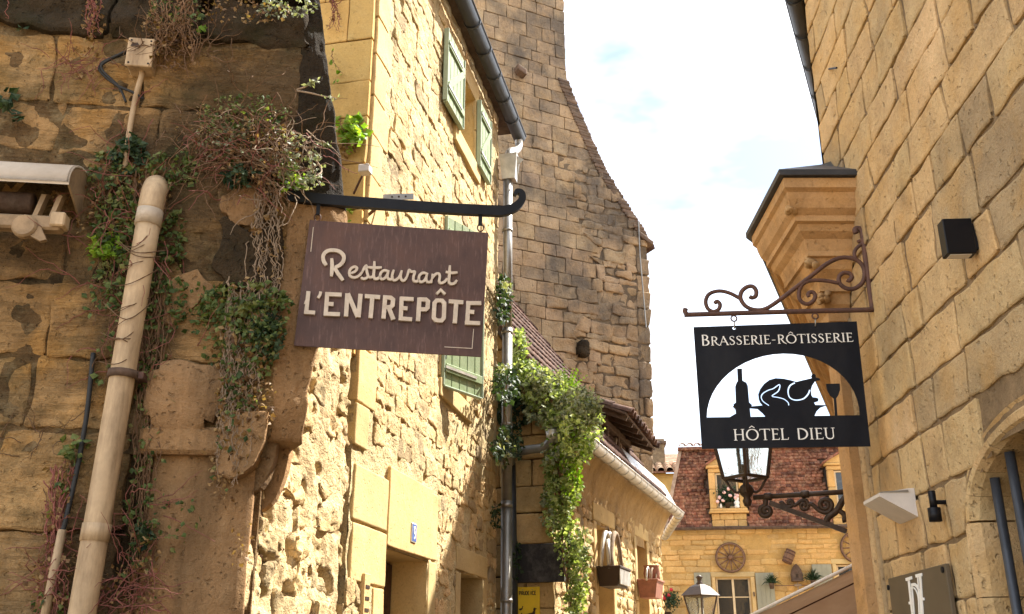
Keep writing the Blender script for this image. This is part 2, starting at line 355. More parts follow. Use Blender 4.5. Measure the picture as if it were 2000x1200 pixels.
M_YELLOW = plain('yellow_sign', (.72,.47,.02), .5, 0, var=.06, dirt=(.5,.3,.03), dirt_amt=.4, dirt_scale=7, bump_d=0)
M_INK = plain('black_ink', (.035,.018,.008), .6, 0, bump_d=0)
M_AWND = plain('awning_dark', (.09,.045,.025), .8, 0, bump_d=0)
M_CORD = plain('white_edging', (.75,.72,.68), .6, 0, bump_d=0)
M_STEM = plain('dry_stem', (.15,.085,.045), .85, 0, var=.35, scale=20, bump_d=0, rnd=.3)
M_STEMR = plain('red_stem', (.20,.07,.055), .8, 0, var=.35, scale=20, bump_d=0)
M_STEMG = plain('pale_stem', (.26,.19,.13), .85, 0, var=.3, scale=20, bump_d=0)
M_IVY = leafmat('ivy_leaf', [(.12,(.022,.042,.012)), (.35,(.06,.095,.026)), (.6,(.12,.16,.045)), (.8,(.23,.23,.08)), (.96,(.40,.36,.2))], .35)
M_IVYD = leafmat('ivy_leaf_dark', [(.2,(.010,.024,.010)), (.5,(.025,.050,.020)), (.8,(.06,.09,.04)), (.97,(.16,.19,.12))], .25)
M_VINE = leafmat('vine_leaf', [(.12,(.06,.10,.02)), (.35,(.18,.235,.07)), (.6,(.32,.385,.15)), (.8,(.46,.50,.27)), (.97,(.60,.60,.42))], .5)
M_DRYL = leafmat('dry_leaf', [(.15,(.08,.04,.018)), (.4,(.17,.09,.035)), (.65,(.28,.17,.07)), (.9,(.42,.30,.15))], .3)
M_SUCC = leafmat('grey_leaf', [(.15,(.08,.095,.05)), (.5,(.22,.245,.14)), (.85,(.42,.43,.29))], .3)
M_BRIGHT = leafmat('bright_leaf', [(.15,(.10,.19,.015)), (.5,(.20,.34,.03)), (.9,(.38,.5,.08))], .5)
M_REDP = plain('red_petal', (.42,.02,.03), .6, 0, var=.3, scale=30, bump_d=0)
M_PINK = plain('pink_petal', (.72,.46,.42), .6, 0, var=.15, scale=30, bump_d=0)
M_TERRA = plain('terracotta', (.26,.11,.07), .7, 0, var=.25, scale=12, bump_d=.003)
def glassy():
    m, nt, b = newmat('old_glass')
    g = nt.nodes.new('ShaderNodeNewGeometry')
    b.inputs['Base Color'].default_value = (.80,.82,.74,1); b.inputs['Roughness'].default_value = .16
    b.inputs['Transmission Weight'].default_value = .93; b.inputs['IOR'].default_value = 1.1
    bump(nt, b, [(noise_(nt, g.outputs['Position'], 9, 4), 1.0)], .01)
    return m
M_GLASS = glassy()
def awncloth():
    m, nt, b = newmat('awning_cloth'); g = nt.nodes.new('ShaderNodeNewGeometry'); pos = g.outputs['Position']
    col = ramp(nt, noise_(nt, pos, 2.0, 5), [(.3,(.42,.27,.16)),(.7,(.58,.41,.27))]); nt.links.new(col, b.inputs['Base Color']); b.inputs['Roughness'].default_value = .9
    tr = nt.nodes.new('ShaderNodeBsdfTranslucent'); nt.links.new(col, tr.inputs[0]); ms = nt.nodes.new('ShaderNodeMixShader'); ms.inputs[0].default_value = .5
    nt.links.new(b.outputs[0], ms.inputs[1]); nt.links.new(tr.outputs[0], ms.inputs[2]); nt.links.new(ms.outputs[0], nt.nodes['Material Output'].inputs[0]); return m
M_AWN = awncloth()  # translucent cloth in its own beige
def paneglass():
    m, nt, b = newmat('window_pane'); b.inputs['Base Color'].default_value = (.03,.03,.028,1); b.inputs['Roughness'].default_value = .08
    b.inputs['Specular IOR Level'].default_value = .8
    g = nt.nodes.new('ShaderNodeNewGeometry'); bump(nt, b, [(noise_(nt, g.outputs['Position'], 5, 2), 1.0)], .004)
    return m
M_PANE = paneglass()
def rust_sign():
    m, nt, b = newmat('rusted_sheet')
    g = nt.nodes.new('ShaderNodeNewGeometry'); pos = g.outputs['Position']
    n1 = noise_(nt, pos, 4, 7, .65); n2 = noise_(nt, mapped(nt, pos, (1,1,.13)), 70, 4, .7); n3 = noise_(nt, mapped(nt, pos, (1,1,.25)), 9, 5, .7)
    col = ramp(nt, n1, [(.3,(.066,.040,.036)), (.5,(.092,.053,.046)), (.7,(.115,.060,.046))])
    col = mixc(nt, math_(nt,'MULTIPLY',ramp(nt, n2, [(.54,(0,0,0)),(.70,(1,1,1))]),.5), col, (.22,.135,.115))
    col = mixc(nt, math_(nt,'MULTIPLY',ramp(nt, n3, [(.5,(0,0,0)),(.7,(1,1,1))]),.4), col, (.045,.028,.030))
    nt.links.new(col, b.inputs['Base Color']); b.inputs['Roughness'].default_value = .6; b.inputs['Specular IOR Level'].default_value = .25
    bump(nt, b, [(n2, .6), (n1, .5)], .002)
    return m
M_RUST = rust_sign()
# ------------------------------------------------------------------ masonry
def stone_geo(fr, q, o0, o1, bev=.012, amp=.004, nx=3, nzn=2, fq=9.0, jit=.0, round_=.35):
    """one dressed or rough stone: q = four corners (s,z) bl, br, tr, tl; back at o0, face at o1"""
    (a, b, c, d) = q
    W = max(abs(b[0]-a[0]), .02); Hh = max(abs(d[1]-a[1]), .02)
    bu = min(bev/W, .3); bv = min(bev/Hh, .3)
    cu_ = min(bu*2.2, .36); us = [0, bu, cu_]+[cu_+(1-2*cu_)*i/nx for i in range(1, nx)]+[1-cu_, 1-bu, 1]
    cv_ = min(bv*2.2, .36); vs_ = [0, bv, cv_]+[cv_+(1-2*cv_)*i/nzn for i in range(1, nzn)]+[1-cv_, 1-bv, 1]
    nu = len(us); nv = len(vs_); V = []
    ring = []
    off = random.random()*100
    for j, v in enumerate(vs_):
        for i, u in enumerate(us):
            s = (a[0]*(1-u)+b[0]*u)*(1-v)+(d[0]*(1-u)+c[0]*u)*v
            z = (a[1]*(1-u)+b[1]*u)*(1-v)+(d[1]*(1-u)+c[1]*u)*v
            eb = (i in (0, nu-1)) + (j in (0, nv-1))
            if eb == 2:
                cs = (a[0]+b[0]+c[0]+d[0])/4; cz = (a[1]+b[1]+c[1]+d[1])/4
                k = bev*round_*2/max(math.hypot(cs-s, cz-z), .01); s += (cs-s)*k; z += (cz-z)*k
            if jit:
                s += jit*mnoise.noise(Vector((s*7+off, z*7, 1.3))); z += jit*mnoise.noise(Vector((s*7, z*7+off, 5.1)))
            nn = mnoise.noise(Vector((s*fq+off, z*fq, off)))+.5*mnoise.noise(Vector((s*fq*2.3, z*fq*2.3, off+9)))
            o = o1 + amp*nn - (bev*(.75 if eb else 0))
            V.append(fr.pt(s, z, o))
            if eb: ring.append((j*nu+i, s, z))
    F = []
    for j in range(nv-1):
        for i in range(nu-1): F.append((j*nu+i, j*nu+i+1, (j+1)*nu+i+1, (j+1)*nu+i))
    per = [i for i in range(nu)]+[j*nu+nu-1 for j in range(1, nv)]+[(nv-1)*nu+i for i in range(nu-2, -1, -1)]+[j*nu for j in range(nv-2, 0, -1)]
    sz = {k: (s, z) for k, s, z in ring}; b0 = len(V)
    for k in per: V.append(V[k].copy())                 # own ring for the sides keeps the arris crisp
    for k in per: V.append(fr.pt(sz[k][0], sz[k][1], o0))
    n = len(per)
    for k in range(n): F.append((b0+k, b0+n+k, b0+n+(k+1) % n, b0+(k+1) % n))
    if fr.side < 0: F = [f[::-1] for f in F]
    return V, F

def seg_minus(segs, holes):
    out = []
    for a, b in segs:
        cur = [(a, b)]
        for h0, h1 in holes:
            nxt = []
            for x, y in cur:
                if h1 <= x or h0 >= y: nxt.append((x, y)); continue
                if h0 > x: nxt.append((x, h0))
                if h1 < y: nxt.append((h1, y))
            cur = nxt
        out += cur
    return out

def courses(fr, zs, segf, wr, gap, emit, jit=.0, zj=.0, vg=1.0):
    """lay stones course by course. segf(z) -> list of (s0,s1); wr=(min,max) width; emit(quad, row)"""
    tops = {}
    for r in range(len(zs)-1):
        z0, z1 = zs[r], zs[r+1]; zm = (z0+z1)/2
        for k, (sa, sb) in enumerate(segf(zm)):
            A0 = segf(z0+.01); A1 = segf(z1-.01)
            la, lb = (A0[k] if len(A0) == len(segf(zm)) else (sa, sb)); ta, tb = (A1[k] if len(A1) == len(segf(zm)) else (sa, sb))
            L = sb-sa
            if L < .04: continue
            cuts = [0.0]
            x = random.uniform(wr[0], wr[1])*random.uniform(.35, 1)
            while x < L-wr[0]*.6:
                cuts.append(x/L); x += random.uniform(wr[0], wr[1])
            cuts.append(1.0)
            tl = [random.uniform(-jit, jit) for _ in cuts]; tl2 = [random.uniform(-jit, jit) for _ in cuts]
            for i in range(len(cuts)-1):
                u, v = cuts[i], cuts[i+1]; g = gap/2
                e0 = tl[i] if i else 0; e1 = tl[i+1] if i+1 < len(cuts)-1 else 0
                f0 = tl2[i] if i else 0; f1 = tl2[i+1] if i+1 < len(cuts)-1 else 0
                zz = lambda: random.uniform(-zj, zj)
                fi = i == 0; la_ = i+1 == len(cuts)-1; gs = g*vg
                q = [((la if fi else sa+L*u)+gs+e0, z0+g+zz()), ((lb if la_ else sa+L*v)-gs+e1, z0+g+zz()), ((tb if la_ else sa+L*v)-gs+f1, z1-g+zz()), ((ta if fi else sa+L*u)+gs+f0, z1-g+zz())]
                if q[1][0]-q[0][0] < .015 or q[2][0]-q[3][0] < .005: 
                    if q[1][0]-q[0][0] < .03: continue
                    m = (q[2][0]+q[3][0])/2; q[2] = (m+.004, q[2][1]); q[3] = (m-.004, q[3][1])
                emit(q, r)

def mortar_grid(fr, s0, s1, z0, z1, step, ofun, hole=None):
    """rough wall face as a grid; hole(s,z)->True leaves an opening"""
    ns = max(1, int((s1-s0)/step)); nz_ = max(1, int((z1-z0)/step)); V = []; F = []; idx = {}
    for j in range(nz_+1):
        for i in range(ns+1):
            s = s0+(s1-s0)*i/ns; z = z0+(z1-z0)*j/nz_
            idx[i, j] = len(V); V.append(fr.pt(s, z, ofun(s, z)))
    for j in range(nz_):
        for i in range(ns):
            if hole and hole(s0+(s1-s0)*(i+.5)/ns, z0+(z1-z0)*(j+.5)/nz_): continue
            f = (idx[i,j], idx[i+1,j], idx[i+1,j+1], idx[i,j+1]); F.append(f if fr.side > 0 else f[::-1])
    return V, F

class Masonry:
    """stones of one wall: the biggest up to a limit become parts, the rest one joined part"""
    def __init__(self, parent, mat, limit=300, name='stone'):
        self.p = parent; self.m = mat; self.lim = limit; self.items = []; self.name = name
    def put(self, V, F, mat=None, vis=True): self.items.append((V, F, mat or self.m, vis))
    def size(self, V):
        us = []; vs = []; seen = False
        for p in V[::3]:
            d = p-Vector((0, 0, EYE)); dep = d.y*math.cos(PITCH)+d.z*math.sin(PITCH)
            if dep < .1: return 0
            u = 1000+FPX*d.x/dep; v = 600-FPX*(-d.y*math.sin(PITCH)+d.z*math.cos(PITCH))/dep
            us.append(u); vs.append(v)
        cu = sum(us)/len(us); cv = sum(vs)/len(vs)
        a = (max(us)-min(us))*(max(vs)-min(vs))
        if cu < -30 or cu > 2030 or cv < -30 or cv > 1230: a *= .001
        return a
    def done(self):
        its = sorted(self.items, key=lambda t: -self.size(t[0]) if t[3] else 1)
        for V, F, m, _ in its[:self.lim]: obj(self.name, V, F, m, self.p, True)
        rest = its[self.lim:]
        bym = {}
        for V, F, m, _ in rest:
            e = bym.setdefault(m.name, (m, MB(), [])); e[1].add(V, F); e[2].extend([random.random()]*len(V))
        for m, mb, tn_ in bym.values():
            o = mb.build('small_'+self.name+'s', m, self.p, True, kind='stuff')
            o.data.attributes.new('tone', 'FLOAT', 'POINT').data.foreach_set('value', tn_)

def rough_o(a, f, seed=0.0, oct=4, base=0.0):
    return lambda s, z: base + a*fbm((s+seed, z, seed*.37), f, oct)

def leaf_geo(mb, p, nrm, size, aspect=.75, droop=.3):
    n = Vector(nrm); n = n.normalized() if n.length > 1e-6 else Vector((0,-1,0))
    d = Vector((random.gauss(0,1), random.gauss(0,1), random.gauss(0,1)-droop*2)); d = d-n*d.dot(n)
    d = d.normalized() if d.length > 1e-5 else Vector((0,0,-1)); e = n.cross(d)
    w = size*aspect*.5; L = size; k = size*random.uniform(.05,.22)
    p = Vector(p)
    vs = [p, p+d*L*.4+e*w-n*k, p+d*L-n*k*random.uniform(0,1.5), p+d*L*.4-e*w-n*k, p+d*L*.45]
    mb.add(vs, [(0,1,4),(1,2,4),(2,3,4),(3,0,4)])
def rand_n(bias, spread=.8):
    b = Vector(bias)
    return (b+Vector((random.gauss(0,spread), random.gauss(0,spread), random.gauss(0,spread)))).normalized()
def wander(p, d, n, step, wob, grav=0.0, keep=None):
    """a loose twig"""
    p = Vector(p); d = Vector(d).normalized(); out = [p.copy()]
    for i in range(n):
        d = d+Vector((random.gauss(0,wob), random.gauss(0,wob), random.gauss(0,wob)-grav)); d.normalize(); p = p+d*step
        if keep: p = keep(p)
        out.append(p.copy())
    return out

# strokes for lettering: polylines with a width, in a sign's own plane
class Face:
    """flat sign plane: origin, x to the right, y up, n towards the reader"""
    def __init__(self, o, x, y):
        self.o = Vector(o); self.x = Vector(x).normalized(); self.y = Vector(y).normalized(); self.n = self.x.cross(self.y).normalized()
    def p(self, a, b, c=0.0): return self.o+self.x*a+self.y*b+self.n*c
    def hit(self, u, v):
        r = ray(u, v); e = Vector((0,0,EYE)); d = (self.o-e).dot(self.n)/r.dot(self.n); h = e+r*d-self.o
        return (h.dot(self.x), h.dot(self.y))
def stroke(mb, face, pts, w, o0, o1, cap=True):
    """ribbon along pts of width w (number or list), extruded from o0 to o1"""
    m = len(pts); ws = w if isinstance(w, (list, tuple)) else [w]*m
    P = [Vector((p[0], p[1])) for p in pts]; Lf = []; Rt = []
    for i in range(m):
        if i == 0: t = P[1]-P[0]
        elif i == m-1: t = P[-1]-P[-2]
        else:
            t = (P[i]-P[i-1]).normalized()+(P[i+1]-P[i]).normalized()
        t = t.normalized() if t.length > 1e-9 else Vector((1,0)); nn = Vector((-t.y, t.x)); k = ws[i]/2
        if 0 < i < m-1:
            c = (P[i]-P[i-1]).normalized(); cosv = abs(Vector((-c.y, c.x)).dot(nn)); k = k/max(cosv, .5)
        Lf.append(P[i]+nn*k); Rt.append(P[i]-nn*k)
    vs = []; fs = []
    for i in range(m):
        for q, o in ((Lf[i],o1),(Rt[i],o1),(Rt[i],o0),(Lf[i],o0)): vs.append(face.p(q.x, q.y, o))
    for i in range(m-1):
        b = i*4; c = b+4
        fs += [(b,b+1,c+1,c),(b+1,b+2,c+2,c+1),(b+3,b,c,c+3),(b+2,b+3,c+3,c+2)]
    fs += [(0,3,2,1), tuple((m-1)*4+k for k in range(4))]
    mb.add(vs, fs)
def arc(cx, cy, rx, ry, a0, a1, n=10):
    return [(cx+rx*math.cos(R_(a0+(a1-a0)*i/n)), cy+ry*math.sin(R_(a0+(a1-a0)*i/n))) for i in range(n+1)]
def spiral(cx, cy, r0, r1, a0, a1, n=28):
    return [(cx+(r0+(r1-r0)*i/n)*math.cos(R_(a0+(a1-a0)*i/n)), cy+(r0+(r1-r0)*i/n)*math.sin(R_(a0+(a1-a0)*i/n))) for i in range(n+1)]
# ------------------------------------------------------------------ ground
gm = MB().add([(-600,-600,0),(600,-600,0),(600,900,0),(-600,900,0)], [(0,1,2,3)])
tag(gm.build('ground', M_GROUND), kind='structure')
# paving setts of the lane (below the picture, they throw the light back up)
pv = MB()
for i in range(14):
    y = 1.5+i*1.9
    pv.hexa([Vector((x, yy, zz)) for zz in (0.004, .05) for (x, yy) in ((-1.0+.2*(y-1.5)*.9, y), (1.6+.17*(y-1.5), y), (1.6+.17*(y+.4), y+1.88), (-1.0+.2*(y+.4)*.9, y+1.88))])
tag(pv.build('street_paving', M_GROUND), kind='structure')

# ------------------------------------------------------------------ overgrown house, front left
oh = thing('overgrown_house', 'dark weathered stone house corner covered in creepers at left', 'house', FF.pt(-1.2, 0, -.4))
MB().box(FF, -3.6, -.05, 0, 5.6, -.75, -.16).build('wall_core', M_FM, oh)
V, F = mortar_grid(FF, -3.0, -.02, 2.6, 5.2, .035, rough_o(.02, 3.2, 3.0, 5, -.006))
obj('mortar_bed', V, F, M_FM, oh, True)
V, F = mortar_grid(FF, -3.0, -.6, 0.0, 2.65, .05, rough_o(.03, 3.2, 5.0, 5, -.05))
obj('mortar_bed', V, F, M_FM, oh, True)
ms = Masonry(oh, M_F)
def em(q, r):
    o1 = random.uniform(-.006, .014)
    w_ = q[1][0]-q[0][0]
    V, F = stone_geo(FF, q, -.12, o1, .009, .024, max(8, int(w_/.035)), 11, 6.5, .03, 1.0)
    ms.put(V, F)
courses(FF, [2.72,3.1,3.52,3.86,4.3,4.62,5.08], lambda z: [(-2.4, -.01)], (.5, 1.05), .008, em, .03, .02)
courses(FF, [0.5,.95,1.4,1.8,2.2,2.72], lambda z: [(-2.4, -.70)], (.5, .95), .01, em, .03, .02)
# the big corbelled block above the pilaster
V, F = stone_geo(FF, [(-.66,2.74),(-.30,2.70),(-.23,3.08),(-.65,3.09)], -.1, .075, .05, .014, 8, 7, 6, .03, .9); ms.put(V, F, M_FL)
ms.done()
# bare blackened patch framed by clinging render
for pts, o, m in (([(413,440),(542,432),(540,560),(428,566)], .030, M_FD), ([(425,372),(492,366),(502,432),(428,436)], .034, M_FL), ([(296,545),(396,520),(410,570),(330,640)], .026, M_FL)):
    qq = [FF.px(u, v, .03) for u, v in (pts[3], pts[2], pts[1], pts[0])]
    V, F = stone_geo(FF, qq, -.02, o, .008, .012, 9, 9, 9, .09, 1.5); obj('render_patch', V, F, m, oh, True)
# blackened top courses
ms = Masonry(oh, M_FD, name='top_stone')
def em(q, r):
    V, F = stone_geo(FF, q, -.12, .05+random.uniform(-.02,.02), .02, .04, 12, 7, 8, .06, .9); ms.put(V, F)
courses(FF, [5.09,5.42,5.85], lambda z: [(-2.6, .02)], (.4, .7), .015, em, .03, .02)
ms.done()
# side: corbelled out, far edge raked like the roof above it
_pl = [FS.px(u, v) for u, v in ((600,890),(598,872),(603,767),(622,690),(665,560),(682,430),(652,200),(625,0),(610,-110))]
zk = [p[1] for p in _pl]; sk = [p[0] for p in _pl]; zk[0] = min(zk[0], 2.68)
def sfar(z):
    for i in range(len(zk)-1):
        if z <= zk[i+1]:
            k = (z-zk[i])/(zk[i+1]-zk[i]); return sk[i]+(sk[i+1]-sk[i])*k
    return sk[-1]
def side_face(z0, z1, name, mat, amp, base):
    V = []; F = []; nzr = max(3, int((z1-z0)/.035)); ns = 22
    for j in range(nzr+1):
        z = z0+(z1-z0)*j/nzr; sf = sfar(z)+.012*fbm((z,1,2), 6)
        for i in range(ns+3):
            k = min(i, ns)/ns; s = -.02+(sf+.02)*k
            o = base+amp*fbm((s*1.0, z*.8, 4.0), 4.5, 5) - .05*max(0, (2.95-z)/.25)**2
            if i == 0: o -= .015
            if i == ns: o -= .02
            if i == ns+1: o = -.12
            if i == ns+2: o = -.7
            V.append(FS.pt(s, z, o))
    w_ = ns+3
    for j in range(nzr):
        for i in range(w_-1): F.append((j*w_+i, j*w_+i+1, (j+1)*w_+i+1, (j+1)*w_+i))
    b = len(V)
    for i in range(w_): V.append(V[i]-FS.n*.22+UP*.0)
    for i in range(ns): F.append((i, b+i, b+i+1, i+1))
    obj(name, V, F, mat, oh, True)
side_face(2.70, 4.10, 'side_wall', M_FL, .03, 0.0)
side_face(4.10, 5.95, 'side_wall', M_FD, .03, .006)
# pilaster under the overhang
V, F = mortar_grid(FF, -.62, -.075, 0.3, 2.74, .028, lambda s, z: -.03-.06*max(0,(-.52-s)/.1)-.05*max(0,(s+.13)/.05)**2*.6+.016*fbm((s*2.4, z*.45, 8), 5, 5))
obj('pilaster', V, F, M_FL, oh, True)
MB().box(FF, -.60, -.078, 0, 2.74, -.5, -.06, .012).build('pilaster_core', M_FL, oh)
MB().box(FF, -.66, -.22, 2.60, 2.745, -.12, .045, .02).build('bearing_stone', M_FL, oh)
# three quarter-round corbels carrying the overhang, one behind the other
for ul, ur, vt, vb, o1 in ((432,520,800,935,.06),(470,543,825,968,-.10),(482,566,850,1002,-.26)):
    sl, zt = FF.px(ul, vt, o1); sr = FF.px(ur, vt+40, o1)[0]; zb = FF.px(ul+25, vb, o1)[1]; zt = max(zt, 2.80)
    prof = [(sl, zt), (sl, zb+.03)]+[(sl+(sr-sl)*(.3+.7*math.sin(R_(a))), zb+(zt-zb)*.8*(1-math.cos(R_(a)))) for a in range(0, 91, 8)]+[(sr, zt)]
    m = len(prof); mb = MB(); dp_ = .13
    rings = [(o1, 1), (o1-.012, 0), (o1-dp_+.012, 0), (o1-dp_, 1)]; cs = sum(p[0] for p in prof)/m; cz = sum(p[1] for p in prof)/m
    vs = []
    for o, k in rings: vs += [FF.pt(x+(cs-x)*.05*k+.006*mnoise.noise(Vector((x*20,z*20,o*30))), z+(cz-z)*.04*k+.006*mnoise.noise(Vector((x*20,z*20,o*30+5))), o) for x, z in prof]
    fs = [tuple(range(m)), tuple(range(4*m-1, 3*m-1, -1))]
    for k in range(3): fs += [(k*m+i, (k+1)*m+i, (k+1)*m+(i+1) % m, k*m+(i+1) % m) for i in range(m)]
    mb.add(vs, fs); mb.build('corbel', M_FL, oh)
# fixings on that front ------------------------------------------------
dp = thing('drain_pipe', 'fat beige drainpipe climbing the overgrown stone wall', 'drainpipe', FF.pt(-.83, 0, .12))
def fp(u, v, o): return FF.hit(u, v, o)
path = [fp(306,366,-.02), fp(304,368,.05), fp(300,380,.10), fp(293,415,.12)]
MB().tube(catmull([FF.hit(312,375,-.08)]+path, 5), .068, 20).build('elbow', M_PIPE, dp, True)
MB().tube([fp(294,412,.12), fp(288,442,.12)], .070, 20).build('socket', M_SOCKET, dp, True)
straight = [fp(291,430,.12)+(fp(160,1200,.12)-fp(291,430,.12))*(i/10) for i in range(11)]
straight.append(straight[-1]+(straight[-1]-straight[-2])*8.6)
MB().tube(straight, .0635, 20).build('pipe', M_PIPE, dp, True)
MB().tube([fp(189,1030,.12)+(fp(189,1030,.12)-fp(191,1018,.12))*-.5, fp(184,1058,.12)], .069, 20).build('socket', M_PIPE, dp, True)
cl = fp(241,733,.12); mb = MB().lathe(cl, [(.064,-.02),(.078,-.02),(.078,.02),(.064,.02)], 18, (straight[1]-straight[0]))
clo = mb.build('clamp', M_WOODG, dp, True)
MB().box(FF, FF.px(262,733,.12)[0], FF.px(262,733,.12)[0]+.05, cl.z-.02, cl.z+.02, -.02, .13, .004).build('clamp_ear', M_RUSTIRON, clo)
tcnd = thing('cable_conduit', 'thin beige conduit with black cable beside the fat drainpipe', 'conduit', FF.pt(-1.05, 1, .04))
MB().tube([fp(122,1035,.05), fp(95,1165,.05), fp(80,1240,.05)], .021, 10).build('conduit', M_PIPE, tcnd, True)
MB().tube(catmull([fp(182,690,.03), fp(172,790,.03), fp(163,850,.035), fp(150,920,.04), fp(132,1000,.05), fp(121,1045,.05)], 6), .013, 8).build('cable', M_BLACKCABLE, tcnd, True)
jb = thing('junction_box', 'small beige junction box with loose black cable on stone wall', 'junction box', fp(276,138,.1))
s0, z0 = FF.px(246,128,.12); s1, z1 = FF.px(302,80,.12)
MB().box(FF, s0, s1, z0, z1, -.01, .12, .008).build('box', M_PIPE, jb)
MB().box(FF, s0-.006, s1+.006, z0-.006, z1+.006, .115, .132, .005).build('lid', M_PIPE, jb)
for a in (0,1):
    for b in (0,1):
        c = FF.pt(s0+.014+(s1-s0-.028)*a, z0+.014+(z1-z0-.028)*b, .131); MB().lathe(c, [(.006,0),(.006,.004),(0,.004)], 8, FF.n).build('screw', M_IRON, jb)
MB().prism([FF.pt(s0+.012,z1-.055,.134), FF.pt(s0+.07,z1-.062,.134), FF.pt(s0+.05,z1-.03,.134), FF.pt(s0+.02,z1-.034,.134)], FF.n*.001).build('torn_label', M_INK, jb)
MB().tube(catmull([fp(277,140,.06), fp(276,150,.06), fp(268,178,.05), fp(262,205,.03), fp(252,262,.03), fp(244,330,.02)], 6), [.016]*31, 10).build('conduit', M_PIPE, jb, True)
MB().tube(catmull([fp(247,100,.07), fp(222,112,.06), fp(198,124,.04), fp(196,140,.03), fp(225,165,.03), fp(262,182,.05), fp(280,194,.03)], 7), .008, 6).build('cable', M_BLACKCABLE, jb, True)
MB().tube(catmull([fp(247,104,.06), fp(205,122,.05), fp(200,138,.04), fp(232,170,.03), fp(246,200,.02)], 7), .008, 6).build('cable', M_BLACKCABLE, jb, True)
# folded awning at the far left
aw = thing('folded_awning', 'folded awning under a pale curved hood on overgrown wall', 'awning', fp(30,460,.1))
sL = -2.6; sR = FF.px(138,335,.28)[0]; zt = FF.px(100,316,.2)[1]
pr = [(0.0, zt+.03)]+[(.02+.26*math.sin(R_(a)), zt-.13+.16*math.cos(R_(a))) for a in range(0, 91, 10)]+[(.28, zt-.155)]
mb = MB(); m = len(pr)
mb.add([FF.pt(sL,z,o) for o,z in pr]+[FF.pt(sR,z,o) for o,z in pr]+[FF.pt(sL,z-.012,o-.008) for o,z in pr]+[FF.pt(sR,z-.012,o-.008) for o,z in pr],
       [(i,i+1,m+i+1,m+i) for i in range(m-1)]+[(2*m+i,3*m+i,3*m+i+1,2*m+i+1) for i in range(m-1)]+[(m-1,2*m-1,4*m-1,3*m-1)]+[(m+i,m+i+1,3*m+i+1,3*m+i) for i in range(m-1)])
mb.build('hood', M_PIPE2, aw, True)
mb = MB().prism([FF.pt(sR-.012,z,o) for o,z in pr]+[FF.pt(sR-.012,zt-.26,.0)], FF.t*.010); mb.build('end_cap', M_DIRTY, aw)
MB().tube([FF.pt(sL,zt-.22,.12), FF.pt(sR-.22,zt-.22,.12)], .06, 14).build('cloth_roll', M_WOODG, aw, True)
zb_ = FF.px(60,440,.2)[1]
MB().box(FF, sL, sR-.02, zb_-.03, zb_+.05, .15, .23, .012).build('front_bar', M_DIRTY, aw)
MB().box(FF, sR-.075, sR+.0, zb_-.015, zb_+.065, .16, .25, .008).build('bar_end', M_PIPE, aw)
for u in (88, 120):
    s_, _ = FF.px(u, 400, .14); MB().bar([FF.pt(s_, zt-.16, .10), FF.pt(s_-.005, zb_+.2, .14), FF.pt(s_-.025, zb_+.0, .19)], .05, .025, FF.n).build('arm', M_DIRTY, aw)
s_ = FF.px(50,455,.2)[0]
MB().lathe(FF.pt(s_, zb_-.02, .235), [(.0,.012),(.055,.012),(.065,0),(.065,-.03)], 14, FF.n).build('pivot', M_DIRTY, aw, False)
MB().prism([FF.pt(s_-.05,zb_-.03,.2), FF.pt(s_+.09,zb_-.10,.2), FF.pt(s_+.12,zb_-.09,.2), FF.pt(s_+.06,zb_+.02,.2)], FF.n*.03).build('gear_plate', M_DIRTY, aw)

# ------------------------------------------------------------------ sunlit rubble wall between the two houses
rw = thing('rubble_wall', 'low sunlit pitted rubble wall beside the carved corner', 'wall', FL.pt(5.85, 0, -.2))
MB().box(FL, 5.32, 6.60, 0, 4.05, -.55, -.09).build('wall_core', M_LM, rw)
def pit(s, z):
    k = fbm((s*1.0, z*.8, 3.3), 4.0, 6)*.034
    h = mnoise.noise(Vector((s*8.5, z*7.0, 1.7)))+.35*mnoise.noise(Vector((s*21, z*17, 4.7)))
    return .004+k-(.12*max(0, h-.26)/.4)
V, F = mortar_grid(FL, 5.185, 6.55, 0.8, 4.05, .018, pit)
obj('mortar_bed', V, F, M_LM, rw, True)
ms = Masonry(rw, M_L)
def em(q, r):
    if random.random() < .38: return
    V, F = stone_geo(FL, q, -.06, random.uniform(-.012,.026), .013, .022, 7, 7, 15, .06, 1.1); ms.put(V, F)
zs = [.9]
while zs[-1] < 4.0: zs.append(zs[-1]+random.uniform(.09,.24))
courses(FL, zs, lambda z: [(5.2, 6.55 if z > 3.0 else 6.62)], (.10, .38), .045, em, .04, .03)
ms.done()

# ------------------------------------------------------------------ left house
lh = thing('tall_rubble_house', 'tall sunlit cream rubble house with green shutters on the left', 'house', FL.pt(8.8, 0, -.5))
S0, S1, ZT = 6.66, 11.02, 8.06
HOLES = [(9.12,9.80,6.80,7.58),(8.84,9.62,4.02,5.62),(7.41,8.47,0,2.37),(9.53,10.38,0,2.38)]
inh = lambda s, z, g=0: any(a-g < s < b+g and c-g < z < d+g for a, b, c, d in HOLES)
MB().box(FL, S0+.02, S1-.03, 0, ZT, -1.9, -.36).build('wall_core', M_DARK, lh)
V, F = mortar_grid(FL, S0, S1, .6, ZT, .03, lambda s, z: .006+.015*fbm((s, z, 2.2), 5, 5)-.05*max(0, mnoise.noise(Vector((s*9, z*6, .7)))-.25), lambda s, z: inh(s, z))
obj('wall', V, F, M_LM, lh, True)
MB().add([FL.pt(S1, z, o) for z in (0, ZT) for o in (0, -.4)], [(0,1,3,2)]).build('end_return', M_L, lh)
MB().add([FL.pt(S0, z, o) for z in (0, 4.2) for o in (.0, -.36)], [(0,1,3,2)]).build('end_return', M_L, lh)
